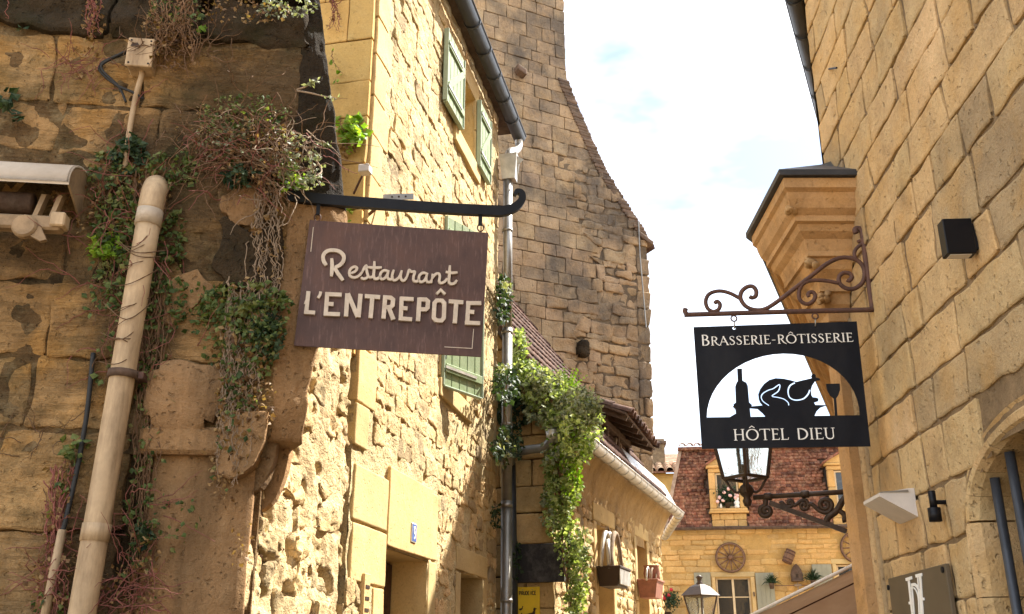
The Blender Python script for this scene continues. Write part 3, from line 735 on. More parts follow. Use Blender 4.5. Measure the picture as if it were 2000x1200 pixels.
SMOOTH = [(6.66,7.05,2.95,8.1),(6.68,7.41,2.08,2.95),(7.20,8.72,2.37,3.02),(8.47,8.72,0,2.37),(7.16,7.41,0,2.08),(9.38,9.53,0,2.6),(9.38,10.6,2.38,2.6),(10.38,10.55,0,2.4),
          (8.95,9.12,6.6,7.72),(9.80,9.95,6.6,7.72),(8.95,9.95,6.6,6.80),(8.95,9.95,7.58,7.85),(8.66,8.84,3.85,5.8),(9.62,9.80,3.85,5.8),(8.66,9.8,3.82,4.02),(8.66,9.8,5.62,5.85)]
def segL(z):
    return seg_minus([(S0, S1)], [(a, b) for a, b, c, d in HOLES+SMOOTH if c-.02 < z < d+.02])
ms = Masonry(lh, M_L, 290)
def em(q, r):
    if random.random() < .1: return
    V, F = stone_geo(FL, q, -.04, random.uniform(.004,.020), .007, .011, 6, 5, 21, .035, 1.0); ms.put(V, F)
zs = [1.2]
while zs[-1] < 7.95: zs.append(zs[-1]+random.uniform(.10,.20))
courses(FL, zs, segL, (.12, .38), .014, em, .03, .022)
ms.done()
# dressed stones: corner, jambs, lintels
ms = Masonry(lh, M_LA, name='dressed_stone')
def ds(s0, s1, z0, z1, o=.02, b=.012): 
    V, F = stone_geo(FL, [(s0,z0),(s1,z0),(s1,z1),(s0,z1)], -.05, o, b*.45, .005, 5, 5, 6, .008, .6); ms.put(V, F)
z = 2.98; k = 0
while z < 8.0:
    h = random.uniform(.3,.42); z1 = min(z+h, 8.05); ds(6.66, 6.66+(.36 if k % 2 else .25), z+.006, z1-.006, .022); z = z1; k += 1
ds(6.70,7.39,2.49,2.86,.022); ds(6.72,7.40,2.10,2.47,.02)
ds(7.40,8.5,2.39,2.97,.03)                                  # door lintel
ds(8.5,8.72,2.4,2.95,.018); ds(8.49,8.70,1.9,2.38,.018); ds(8.49,8.72,1.3,1.88,.018); ds(7.17,7.395,1.65,2.08,.02); ds(7.19,7.395,1.1,1.63,.02)
ds(9.36,10.58,2.39,2.60,.02); ds(9.36,9.52,1.7,2.37,.018); ds(10.39,10.56,1.6,2.37,.018)
for a, b in ((8.95,9.115),(9.805,9.96)):
    ds(a, b, 6.82, 7.2, .025); ds(a, b, 7.21, 7.6, .025)
ds(8.93,9.98,6.6,6.79,.045); ds(8.95,9.96,7.6,7.84,.02)
for a, b in ((8.66,8.835),(9.625,9.8)):
    for z0, z1 in ((4.03,4.5),(4.51,5.1),(5.11,5.61)): ds(a, b, z0, z1, .022)
ds(8.64,9.82,3.84,4.01,.04); ds(8.66,9.8,5.63,5.84,.022)
ms.done()
# reveals of the openings
for a, b, c, d in HOLES:
    dep = -.30 if c > 3 else -.34
    mb = MB()
    for (sa, za), (sb, zb) in (((a,c),(a,d)),((b,d),(b,c)),((a,d),(b,d)),((b,c),(a,c))):
        mb.add([FL.pt(sa,za,.01), FL.pt(sb,zb,.01), FL.pt(sb,zb,dep), FL.pt(sa,za,dep)], [(0,1,2,3)])
    mb.build('reveal', M_LA, lh)
def casement(fr, a, b, c, d, o, parent, mat, cols=2, rows=3, name='window'):
    w_ = .045; mb = MB()
    mb.box(fr, a, a+w_, c, d, o-.02, o+.03, .004); mb.box(fr, b-w_, b, c, d, o-.02, o+.03, .004)
    mb.box(fr, a+w_, b-w_, c, c+w_, o-.02, o+.03, .004); mb.box(fr, a+w_, b-w_, d-w_, d, o-.02, o+.03, .004)
    for i in range(1, cols): x = a+(b-a)*i/cols; mb.box(fr, x-.03, x+.03, c+w_, d-w_, o-.018, o+.028, .004)
    f_ = mb.build(name, mat, parent)
    mb = MB()
    for i in range(cols):
        x0 = a+(b-a)*i/cols+.035; x1 = a+(b-a)*(i+1)/cols-.035
        for j in range(1, rows):
            z = c+(d-c)*j/rows; mb.box(fr, x0, x1, z-.012, z+.012, o-.012, o+.018)
    if rows > 1: mb.build('glazing_bar', mat, f_)
    for i in range(cols):
        for j in range(rows):
            x0 = a+(b-a)*i/cols+.036; x1 = a+(b-a)*(i+1)/cols-.036; z0 = c+(d-c)*j/rows+.014; z1 = c+(d-c)*(j+1)/rows-.014
            MB().box(fr, x0, x1, z0, z1, o-.004, o+.002).build('pane', M_PANE, f_)
    return f_
casement(FL, 9.13, 9.79, 6.81, 7.57, -.22, lh, M_WOODP, 2, 2)
casement(FL, 8.85, 9.61, 4.03, 5.61, -.22, lh, M_WOODP, 2, 3)
for a, b in ((7.43,8.45),(9.55,10.36)):
    mb = MB(); n = 6
    d_ = MB().box(FL, a, b, 0, 2.36, -.34, -.31).build('door', M_WOODG, lh)
    for i in range(n): MB().box(FL, a+(b-a)*i/n+.006, a+(b-a)*(i+1)/n-.006, .02, 2.35, -.312, -.285, .004).build('board', M_WOODG, d_)
    MB().tube([FL.pt(a+.15,1.05,-.25), FL.pt(a+.15,1.2,-.25)], .012, 8).build('handle', M_ZINC, d_)
# shutters: boards with ledges
def shutter(fr, wdt, z0, z1, mat, n, parent, flip=1, zbrace=False, name='shutter', label=None):
    sh = MB().box(fr, 0, wdt, z0, z1, -.012, .002, .003).build(name, mat, parent)
    if label: sh['label'] = label
    for i in range(n): MB().box(fr, wdt*i/n+.004, wdt*(i+1)/n-.004, z0-.004, z1+.004, .0, .016, .004).build('board', mat, sh)
    for z in (z0+.12, z1-.2): MB().box(fr, .015, wdt-.015, z, z+.08, .014, .036, .004).build('ledge', mat, sh)
    if zbrace:
        MB().bar([fr.pt(.05, z0+.19, .026), fr.pt(wdt-.05, z1-.2, .026)], .02, .07, fr.n).build('brace', mat, sh)
    for z in (z0+.15, z1-.17): MB().box(fr, .0, wdt*.8, z, z+.025, .037, .043).build('strap_hinge', M_ZINCW, sh)
    for a, b, c, d in ((-.012, .004, z0-.006, z1+.006), (wdt-.004, wdt+.012, z0-.006, z1+.006), (.005, wdt-.005, z0-.018, z0-.005)):
        MB().box(fr, a, b, c, d, -.02, .03, .003).build('lit_edge_strip', M_GREENP, sh)  # paler green puts the sunlit highlight into the shutter edges
    return sh
h = FL.pt(8.47, 0, .05); shutter(Fr((h.x, h.y), 13.5), .58, 6.78, 7.60, M_GREEN, 5, lh, zbrace=True)
h = FL.pt(9.84, 0, .05); shutter(Fr((h.x, h.y), 13), .48, 6.78, 7.60, M_GREEN, 4, lh, zbrace=True)
h = FL.pt(8.70, 0, .03); shutter(Fr((h.x, h.y), 35), .58, 3.95, 5.62, M_GREEN, 5, lh, label='green board shutter standing ajar')
for s_ in (8.72,): MB().tube([FL.pt(s_,4.2,.0), FL.pt(s_,4.2,.05), FL.pt(s_,4.28,.05)], .012, 6).build('hinge_pin', M_IRON, lh)
# eave, gutter, downpipe
mb = MB().hexa([FL.pt(S0-.25,ZT,.10), FL.pt(S1+.4,ZT,.10), FL.pt(S1+.4,ZT,-.1), FL.pt(S0-.25,ZT,-.1), FL.pt(S0-.25,ZT+.04,.12), FL.pt(S1+.4,ZT+.04,.12), FL.pt(S1+.4,ZT+.22,-.1), FL.pt(S0-.25,ZT+.22,-.1)])
mb.build('eave_board', M_WOODG, lh)
mb = MB().hexa([FL.pt(S0-.3,ZT+.045,.14), FL.pt(S1+.45,ZT+.045,.14), FL.pt(S1+.45,ZT+2.2,-2.0), FL.pt(S0-.3,ZT+2.2,-2.0), FL.pt(S0-.3,ZT+.12,.16), FL.pt(S1+.45,ZT+.12,.16), FL.pt(S1+.45,ZT+2.29,-2.0), FL.pt(S0-.3,ZT+2.29,-2.0)])
mb.build('roof', M_CAN, lh)
def gutter(fr, s0, s1, z, o, r, mat, parent, brk=.6, name='gutter'):
    mb = MB(); n = 12; V = []; F = []
    for s in (s0, s1):
        for k in range(n+1):
            a = PI+PI*k/n; V.append(fr.pt(s, z+r*math.sin(a), o+r*math.cos(a)))
        for k in range(n+1):
            a = PI+PI*k/n; V.append(fr.pt(s, z+(r-.006)*math.sin(a), o+(r-.006)*math.cos(a)))
    m = 2*(n+1)
    for k in range(n): F += [(k,k+1,m+k+1,m+k), (n+1+k, m+n+1+k, m+n+2+k, n+2+k)]
    F += [tuple(range(n+1)), tuple(range(m, m+n+1))]
    mb.add(V, F); g = mb.build(name, mat, parent, True)
    mb = MB(); mb.tube([fr.pt(s0,z+.004,o+r), fr.pt(s1,z+.004,o+r)], .011, 8); mb.build('bead', mat, g, True)
    s = s0+.1
    while s < s1:
        MB().bar([fr.pt(s, z+(r+.006)*math.sin(PI+PI*k/8), o+(r+.006)*math.cos(PI+PI*k/8)) for k in range(9)], .028, .006, fr.t).build('bracket', mat, g); s += brk
    return g
gutter(FL, S0-.3, 11.46, 8.02, .19, .085, M_ZINCD, lh, .5)
dpp = thing('zinc_downpipe', 'long grey downpipe with square hopper at end of sunlit house', 'downpipe', FL.pt(11.03, 0, .10))
MB().tube(catmull([FL.pt(11.40,7.95,.19), FL.pt(11.40,7.85,.19), FL.pt(11.3,7.74,.17), FL.pt(11.1,7.62,.15), FL.pt(11.02,7.5,.14), FL.pt(11.02,7.22,.14)], 6), .05, 12).build('swan_neck', M_ZINCW, dpp, True)
hz = FL.px(1003,330,.2)[1]; hf = Fr(tuple(FL.pt(10.93, 0, .02))[:2], 102)
mb = MB().hexa([hf.pt(x,z,o) for z,e in ((hz-.16,.03),(hz+.17,0)) for x,o in ((.02+e,.0-e),(.24-e,.0-e),(.24-e,-.2+e),(.02+e,-.2+e))]); mb.build('hopper', M_ZINCW, dpp)
mb = MB().prism([hf.pt(.24,hz+.12,.0), hf.pt(.33,hz+.06,.0), hf.pt(.24,hz-.02,.0), hf.pt(.25,hz-.22,.0), hf.pt(.27,hz-.0,.0)], (0,.01,0)); mb.build('torn_flap', M_ZINCW, dpp)
pb = FL.pt(11.02, 7.0, .12)
MB().tube([FL.pt(11.02, hz-.1, .13), FL.pt(11.03, 5.2, .125)], .056, 14).build('pipe', M_ZINC, dpp, True)
MB().tube([FL.pt(11.03, 5.25, .125), FL.pt(11.03, 3.2, .12)], .059, 14).build('pipe', M_ZINC, dpp, True)
MB().tube([FL.pt(11.03, 3.25, .12), FL.pt(11.03, 0, .12)], .062, 14).build('pipe', M_ZINC, dpp, True)
for z in (6.5,5.2,4.1,3.2,2.2):
    MB().lathe(FL.pt(11.025,z,.123), [(.058,-.02),(.068,-.018),(.068,.018),(.058,.02)], 14).build('pipe_clip', M_ZINC, dpp, True)
# gable end, yellow ashlar
MB().box(FY, -3.0, -.01, 3.6, 9.6, -.5, -.05).build('gable_core', M_DM, lh)
ms = Masonry(lh, M_Y, name='gable_stone')
def em(q, r):
    V, F = stone_geo(FY, q, -.06, random.uniform(-.004,.004), .006, .006, 4, 3, 5, .004, .4); ms.put(V, F)
courses(FY, [3.6,4.0,4.36,4.72,5.1,5.5,5.82,6.2,6.6,7.0,7.4,7.8,8.2,8.6,9.0], lambda z: [(-2.4, -.0)], (.35, .7), .008, em)
ms.done()
# small things on the left house
hn = thing('house_number', 'small blue enamel plate number 9 above the doorway', 'number plate', FL.pt(8.0, 2.48, .04))
MB().box(FL, 7.935, 8.06, 2.475, 2.625, .03, .038, .003).build('plate', M_WHITE, hn)
MB().box(FL, 7.945, 8.05, 2.485, 2.615, .038, .041).build('field', M_BLUE, hn)
fc = Face(FL.pt(7.9975, 2.55, .041), FL.t, UP); mb = MB()
stroke(mb, fc, arc(0, .018, .022, .026, 0, 360, 20), .012, 0, .003); stroke(mb, fc, [(.022,.018),(.018,-.018),(.0,-.042),(-.02,-.045)], .012, .0004, .0034)
mb.build('digit', M_WHITE, hn)
vp = thing('vent_plate', 'pale plate with three black slots on sunlit wall near door', 'vent', FL.pt(6.99, 1.9, .03))
MB().box(FL, 6.93, 7.05, 1.86, 2.16, .0, .04, .006).build('plate', M_LA, vp)
for i in range(3): MB().box(FL, 6.955, 7.03, 1.91+i*.075, 1.933+i*.075, .036, .0435).build('slot', M_INK, vp)
bk = thing('steel_bracket', 'drilled steel strip bracket on sunlit rubble wall above sign', 'bracket', FL.pt(7.3, 5.3, .1))
a = FL.hit(748,386,.05); b = FL.hit(808,384,.28)
MB().bar([a, b], .006, .05, UP.cross(b-a)).build('strip', M_ZINC, bk)
MB().bar([FL.hit(720,420,.02), FL.hit(738,404,.10)], .006, .03, UP).build('stay', M_WOOD, bk)
for i in range(3): MB().lathe(a+(b-a)*(.3+.22*i)+Vector((0,-.004,0)), [(.0,.0),(.008,0.0),(.008,.002)], 8, (0,-1,0)).build('hole', M_INK, bk)
sp = thing('rod_spotlight', 'small spotlight on a rusty rod fixed to yellow gable wall', 'spotlight', FY.hit(694,374,.03))
MB().tube([FY.hit(691,378,.02), FY.hit(710,338,.22)], .009, 8).build('rod', M_RUSTIRON, sp)
hc = FY.hit(716,332,.24)
MB().box(FY, FY.px(716,332,.24)[0]-.05, FY.px(716,332,.24)[0]+.03, hc.z-.03, hc.z+.03, .2, .28, .006).build('head', M_WHITEL, sp)
# ------------------------------------------------------------------ tall gable
gb = thing('tall_gable', 'tall brown stone gable with swept roof edge rising mid picture', 'house', FG.pt(-2, 0, -.5))
PROF = [(0,-.01),(4.4,-.01),(6.5,.06),(8.85,.13),(9.25,.10),(9.73,-.26),(10.48,-.80),(11.38,-1.23),(12.15,-1.56),(12.5,-1.60),(16.2,-1.60)]
def gedge(z):
    for i in range(len(PROF)-1):
        if z <= PROF[i+1][0]:
            k = (z-PROF[i][0])/(PROF[i+1][0]-PROF[i][0]); return PROF[i][1]+(PROF[i+1][1]-PROF[i][1])*k
    return PROF[-1][1]
zz = [0,3,5,7,8.85,9.25,9.73,10.1,10.48,10.9,11.38,11.8,12.15,12.5,16.2]
mb = MB(); out = [FG.pt(-6.0,0,-.022)]+[FG.pt(gedge(z)-.03, z, -.022) for z in zz]+[FG.pt(-6.0,16.2,-.022)]
mb.prism(out, -FG.n*1.2); mb.build('wall_core', M_GM, gb)
ms = Masonry(gb, M_G, 300)
def em(q, r):
    zc = (q[0][1]+q[2][1])/2; sc = (q[0][0]+q[1][0])/2
    rough = (sc > gedge(zc)-1.25 and zc < 10.8) or (5.2 < zc < 8 and sc > -1.9)
    V, F = stone_geo(FG, q, -.08, random.uniform(-.006,.012) if not rough else random.uniform(-.02,.03), .007 if not rough else .014, .008 if not rough else .026, 4, 3, 6 if not rough else 9, .014 if not rough else .04, .6 if not rough else 1.0)
    ms.put(V, F)
def gseg(z): return [(-3.6, gedge(z))]
zs = [3.0]
while zs[-1] < 15.0: zs.append(zs[-1]+random.uniform(.22,.31))
# regular ashlar left, small rubble along the right and lower part
zr = [2.8]
while zr[-1] < 10.9: zr.append(zr[-1]+random.uniform(.13,.26))
_tooth = [random.uniform(-.22,.22) for _ in zs]
def split(z):
    r = max(i for i in range(len(zs)) if zs[i] <= z+1e-6 or i == 0); zm = zs[r]+.14
    return (gedge(zm)-1.35+.25*math.sin(zm*1.7) if zm < 9.6 else gedge(zm)-max(0.0, 1.35*(10.8-zm)/1.2))+_tooth[r]*(1 if zm < 10.4 else 0)
courses(FG, zs, lambda z: [(-3.6, split(z) if z < 10.8 else gedge(z))], (.26, .54), .012, em, .01, .008)
courses(FG, [z for z in zr if z < 10.8], lambda z: [(split(z)-.10, gedge(z)-.28 if z < 8.9 else gedge(z))], (.18, .55), .012, em, .03, .03)
courses(FG, [4.0+.34*i for i in range(15)], lambda z: [(gedge(z)-.28, gedge(z))] if z < 8.9 else [], (.27, .3), .014, em)
ms.done()
# thin slabs along the swept verge
zv = 9.22; k = 0
while zv < 12.2:
    s_ = gedge(zv); t_ = random.uniform(.045,.07)
    V, F = stone_geo(FG, [(s_-.22,zv),(s_+random.uniform(.025,.045),zv-.02),(s_+random.uniform(.01,.03),zv+t_-.015),(s_-.22,zv+t_)], -.35, random.uniform(.015,.04), .012, .008, 2, 1, 9, .01, .5)
    obj('slab', V, F, M_LAUZE, gb, True); zv += t_+.002
V, F = stone_geo(FG, [(-.1,9.20),(.20,9.06),(.22,9.13),(-.1,9.30)], -.5, .06, .012, .008, 2, 1, 9, .01, .5); obj('slab', V, F, M_LAUZE, gb, True)
mb = MB().hexa([FG.pt(.1,9.12,.0), FG.pt(.28,9.02,.0), FG.pt(.28,9.02,-1.2), FG.pt(.1,9.12,-1.2), FG.pt(.1,9.24,.0), FG.pt(.26,9.10,.0), FG.pt(.26,9.10,-1.2), FG.pt(.1,9.24,-1.2)]); mb.build('eave', M_CAN, gb)
MB().tube([FG.hit(1247,432,.05), FG.hit(1250,500,.05), FG.hit(1262,640,.06)], .012, 6).build('lightning_cable', M_ZINC, gb)
V, F = stone_geo(FG, [(-1.52,6.62),(-1.28,6.62),(-1.30,6.92),(-1.50,6.92)], -.05, .12, .04, .03, 4, 4, 8, .03, 1.2); obj('projecting_stone', V, F, M_FD, gb, True)
# stub of an old corbel stone near the gutter
V, F = stone_geo(FG, [(-2.72,12.06),(-2.55,11.98),(-2.55,12.10),(-2.72,12.2)], -.05, .18, .02, .01, 3, 3, 8, .02, .8); obj('projecting_stone', V, F, M_LAUZE, gb, True)

# ------------------------------------------------------------------ low house under the gable
low = thing('low_vine_house', 'low stone house with steep tile roof and vines below the gable', 'house', FH.pt(3.2, 0, -.6))
EZ = 4.05; EO = .28; TAN = math.tan(R_(55.8))
rz = lambda o: EZ+.06+TAN*(EO-o)                       # roof plane height
MB().box(FH, .05, 6.55, 0, EZ+.25, -1.2, -.32).build('wall_core', M_DARK, low)
WIN = [(1.90,2.78,1.95,3.33),(4.42,5.22,2.0,3.42)]
def segH(z): return seg_minus([(.02, 6.6)], [(a-.16, b+.16) for a, b, c, d in WIN if c-.2 < z < d+.2])
V, F = mortar_grid(FH, 0, 6.6, 1.0, EZ+.2, .035, lambda s, z: .0+.025*fbm((s, z, 6.2), 4.5, 5), lambda s, z: any(a < s < b and c < z < d for a, b, c, d in WIN))
obj('wall', V, F, M_L, low, True)
MB().add([FH.pt(6.6, z, o) for z in (0, EZ+.2) for o in (0, -.4)], [(0,1,3,2)]).build('end_return', M_L, low)
ms = Masonry(low, M_L, 220)
def em(q, r):
    V, F = stone_geo(FH, q, -.05, random.uniform(.005,.04), .018, .02, 3, 3, 12, .03, 1.1); ms.put(V, F)
zs = [1.5]
while zs[-1] < 3.7: zs.append(zs[-1]+random.uniform(.10,.19))
courses(FH, zs, segH, (.13, .34), .02, em, .02, .02)
ms.done()
ms = Masonry(low, M_LA, name='dressed_stone')
for a, b, c, d in WIN:
    for s0, s1, z0, z1 in ((a-.15,a-.004,c,c+.45),(a-.15,a-.004,c+.46,d),(b+.004,b+.15,c,c+.6),(b+.004,b+.15,c+.61,d),(a-.17,b+.17,d+.01,d+.24),(a-.17,b+.17,c-.16,c-.01)):
        V, F = stone_geo(FH, [(s0,z0),(s1,z0),(s1,z1),(s0,z1)], -.05, .035, .012, .005, 3, 3, 6, .006, .5); ms.put(V, F)
    mb = MB(); dep = -.32
    for (sa, za), (sb, zb) in (((a,c),(a,d)),((b,d),(b,c)),((a,d),(b,d)),((b,c),(a,c))):
        mb.add([FH.pt(sa,za,.01), FH.pt(sb,zb,.01), FH.pt(sb,zb,dep), FH.pt(sa,za,dep)], [(0,1,2,3)])
    mb.build('reveal', M_LA, low)
    casement(FH, a+.01, b-.01, c+.01, d-.01, -.25, low, M_WOODG, 2, 3)
ms.done()
# rough stone swelling out under the eave
def cove_o(s_, z):
    k = max(0.0, min(1.0, (z-(EZ-.75))/.75)); return .012+.21*k**2.4+.03*fbm((s_, z, 9.1), 4.5, 5)*(1-.6*k)
V, F = mortar_grid(FH, -.0, 6.62, EZ-.75, EZ+.05, .03, cove_o); obj('cove', V, F, M_H, low, True)
# the wall bends away at its far end and the gutter with it
FB = Fr(tuple(FH.pt(6.6, 0, 0))[:2], 4)
MB().box(FB, 0, 3.3, 0, EZ+.05, -.5, 0).build('bent_wall', M_H, low)
gutter(FB, .02, 3.3, EZ, .36, .085, M_ZINCW, low, .42)
# end wall facing the camera, its top following the roof
mb = MB(); mb.prism([FE.pt(-1.9,0,-.08), FE.pt(-.03,0,-.08), FE.pt(-.03,EZ,-.08), FE.pt(-1.9,rz(-1.9)-.15,-.08)], -FE.n*.3); mb.build('end_wall_core', M_FM, low)
ms = Masonry(low, M_H, name='end_stone')
def em(q, r):
    V, F = stone_geo(FE, q, -.1, random.uniform(-.008,.01), .012, .008, 4, 4, 7, .01, .5); ms.put(V, F)
def segE(z):
    return [(-1.5 if z < 5.4 else -1.7, 0.0 if z < EZ+.1 else EO-(z-EZ-.06+.12)/TAN)]
courses(FE, [1.5,1.85,2.15,2.5,2.85,3.2,3.5,3.82,4.1,4.35,4.6,4.9,5.2,5.5,5.8], segE, (.35, .62), .014, em, .0, .004)
ms.done()
# roof: boards, then canal tiles row by row
FHs = FH
U = (-FH.n*1.0+UP*TAN).normalized()                     # up the slope
NR = (FH.n*TAN+UP).normalized()
def roof_pt(s, d, h=0.0): return FH.pt(s, EZ+.06, EO)+U*d+NR*h
SL = 5.2
mb = MB().hexa([roof_pt(-.12,0,-.02), roof_pt(6.7,0,-.02), roof_pt(6.7,SL,-.02), roof_pt(-.12,SL,-.02), roof_pt(-.12,0,.01), roof_pt(6.7,0,.01), roof_pt(6.7,SL,.01), roof_pt(-.12,SL,.01)])
mb.build('roof_boards', M_WOODG, low)
def canal(s, d, L, r0, r1, h, mat, parent, name='tile', P=None, cols=6):
    P = P or roof_pt; V = []; F = []; n = cols
    for dd, r in ((d, r0), (d+L, r1)):
        for k in range(n+1):
            a = PI*k/n; V.append(P(s+r*math.cos(a), dd, h+r*math.sin(a)+(0.016 if dd == d else 0)))
        for k in range(n+1):
            a = PI*k/n; V.append(P(s+(r-.014)*math.cos(a), dd, h+(r-.014)*math.sin(a)+(0.016 if dd == d else 0)))
    m = 2*(n+1)
    for k in range(n): F += [(k,k+1,m+k+1,m+k),(n+1+k,m+n+1+k,m+n+2+k,n+2+k)]
    for k in range(n): F.append((k, n+1+k, n+2+k, k+1))
    return V, F
tiles = Masonry(low, M_CAN, 300, 'tile')
s = -.05
while s < 5.6:
    d = .0+random.uniform(-.02,.02)
    while d < 4.6:
        # the vines and the dormer hide the lower part; every tile is laid all the same
        V, F = canal(s+random.uniform(-.008,.008), d, .36, .088, .074, .012, M_CAN, low)
        tiles.put(V, F); d += .31
    s += .195
tiles.done()
gutter(FH, -.05, 6.62, EZ, .36, .085, M_ZINCW, low, .42)
MB().hexa([roof_pt(3.1,.02,.07), roof_pt(6.5,.02,.07), roof_pt(6.5,.42,.12), roof_pt(3.1,.42,.12), roof_pt(3.1,.02,.078), roof_pt(6.5,.02,.078), roof_pt(6.5,.42,.128), roof_pt(3.1,.42,.128)]).build('zinc_flashing', M_ZINCW, low)
# gutter outlet joining the tall downpipe
el = thing('gutter_elbow', 'grey gutter outlet elbow leading left to downpipe among vines', 'pipe', FE.pt(-.1, 3.7, .2))
MB().tube(catmull([FH.pt(.0,4.02,.36), FE.hit(1080,840,.34), FE.hit(1078,858,.34), FE.hit(1062,874,.28), FE.hit(1036,878,.22), FE.hit(1008,884,.16), FE.hit(999,892,.14), FE.hit(998,915,.12)], 6), .052, 14).build('elbow', M_ZINC, el, True)
MB().tube([FE.hit(998,905,.12), FE.hit(1003,1240,.12)], .055, 14).build('pipe', M_ZINCD, el, True)
MB().lathe(FE.hit(1080,850,.34), [(.052,-.06),(.075,-.05),(.085,.05),(.07,.055)], 14).build('funnel', M_ZINCW, el, True)
# dormer of old timber
dm = thing('timber_dormer', 'small ruined timber dormer with sagging tile roof above the vines', 'dormer', roof_pt(2.6, .7, 0))
def onroof(u, v, h=0.0):
    r = ray(u, v); e = Vector((0,0,EYE)); o = roof_pt(0,0,h); d = (o-e).dot(NR)/r.dot(NR); return e+r*d
# posts stand on the roof near the eave, facing the street
DS = FH.px(1190,880,.05)[0]; DE = FH.px(1212,885,.05)[0]
dz0 = EZ+.12; 
for s_, z1 in ((DS-.15, 4.95),(DS+.55, 4.86),(DS+1.25, 4.72)):
    MB().box(FH, s_, s_+.09, dz0, z1, -.02, .07, .008).build('post', M_WOODG, dm)
MB().box(FH, DS-.3, DS+1.45, 4.74, 4.84, -.03, .08, .01).build('top_plate', M_WOODG, dm)
MB().bar([FH.pt(DS+.2,4.2,.02), FH.pt(DS+.52,4.7,.03)], .05, .06, FH.n).build('brace', M_STEMG, dm)
MB().bar([FH.pt(DS+1.2,4.15,.02), FH.pt(DS+.75,4.68,.03)], .05, .06, FH.n).build('brace', M_STEMG, dm)
MB().box(FH, DS-.2, DS+1.4, 4.13, 4.2, -.02, .05, .008).build('sill', M_WOODG, dm)
U2 = (-FH.n+UP*.42).normalized(); N2 = (FH.n*.42+UP).normalized()
def dr_pt(s, d, h=0.0): return FH.pt(DS-.55+s, 4.80-.05*s, .42)+U2*d+N2*h
mb = MB().hexa([dr_pt(0,0,0), dr_pt(2.1,0,0), dr_pt(2.1,1.5,0), dr_pt(0,1.5,0), dr_pt(0,0,.03), dr_pt(2.1,0,.03), dr_pt(2.1,1.5,.03), dr_pt(0,1.5,.03)]); mb.build('roof_boards', M_WOODG, dm)
for i in range(6): MB().bar([dr_pt(.15+i*.36,.0,-.03), dr_pt(.15+i*.36,1.2,-.03)], .05, .06, FH.t).build('rafter', M_WOODG, dm)
for i in range(11):
    for j in range(4):
        V, F = canal(.1+i*.19+random.uniform(-.01,.01), -.06+j*.3+random.uniform(-.02,.02), .36, .088, .074, .035, M_CAN, dm, P=dr_pt); obj('tile', V, F, M_CAN, dm, True)
# signs on the end wall
bs = thing('blackboard_panel', 'black scuffed panel beside the downpipe under the hanging vine', 'panel', FE.hit(1054,1135,.08))
a = FE.px(1006,1064,.1); b = FE.px(1102,1136,.1)
MB().box(FE, a[0], b[0], b[1], a[1], .02, .10, .004).build('board', plain('scuffed_black', (.018,.016,.016), .6, 0, var=.2, scale=4, dirt=(.16,.14,.13), dirt_amt=.5, dirt_scale=6, bump_d=0), bs)
for s_ in (a[0]+.05, b[0]-.05): MB().tube([FE.pt(s_,a[1]-.1,.02), FE.pt(s_,a[1]-.1,-.1)], .012, 6).build('fixing', M_IRON, bs)
ys = thing('duck_warning_sign', 'yellow sign reading PRUDENCE with a duck and two ducklings', 'sign', FE.hit(1030,1200,.06))
a = FE.px(1007,1147,.06); b = FE.px(1054,1262,.06)
MB().box(FE, a[0], b[0], b[1], a[1], .03, .042, .003).build('plate', M_YELLOW, ys)
fc = Face(FE.pt((a[0]+b[0])/2, a[1], .042), FE.t, UP); W_ = b[0]-a[0]
ST = {'P': [[(0,0),(0,1)],[(0,1),(.4,1),(.5,.88),(.5,.62),(.4,.5),(0,.5)]], 'R': [[(0,0),(0,1)],[(0,1),(.4,1),(.5,.88),(.5,.62),(.4,.5),(0,.5)],[(.25,.5),(.55,0)]],
      'U': [[(0,1),(0,.2),(.12,0),(.4,0),(.52,.2),(.52,1)]], 'D': [[(0,0),(0,1),(.3,1),(.52,.8),(.52,.2),(.3,0),(0,0)]], 'E': [[(.45,0),(0,0),(0,1),(.45,1)],[(0,.52),(.38,.52)]],
      'N': [[(0,0),(0,1),(.52,0),(.52,1)]], 'C': [[(.5,.82),(.38,1),(.12,1),(0,.82),(0,.18),(.12,0),(.38,0),(.5,.18)]]}
x = -W_*.36; lh_ = .038; lw = W_*.72/8
for ch in 'PRUDENCE':
    mb = MB()
    for k, st in enumerate(ST[ch]): stroke(mb, fc, [(x+px_*lw*1.25, -.085+py*lh_) for px_, py in st], .0075, 0, .002+k*.0003)
    mb.build('letter', M_INK, ys); x += lw*1.03
duck = [(-.55,-.1),(-.3,.1),(.05,.2),(.3,.25),(.42,.45),(.4,.62),(.52,.75),(.66,.70),(.86,.6),(.68,.58),(.62,.42),(.6,.15),(.45,-.12),(.2,-.25),(.12,-.26),(.1,-.42),(.16,-.45),(.06,-.45),(.05,-.27),(-.05,-.27),(-.07,-.42),(0,-.45),(-.11,-.45),(-.11,-.25),(-.3,-.2)]
for cx, cy, sc in ((.02,-.30,.105),(-.085,-.235,.042),(-.095,-.305,.042)):
    MB().prism([fc.p(cx+p[0]*sc, cy+p[1]*sc, .003) for p in duck], fc.n*-.002).build('duck' if sc > .1 else 'duckling', M_INK, ys)
for s_ in (-.06,.05): MB().lathe(fc.p(s_, -.03, 0), [(.006,0),(.006,.004),(0,.004)], 8, fc.n).build('screw', M_ZINC, ys)
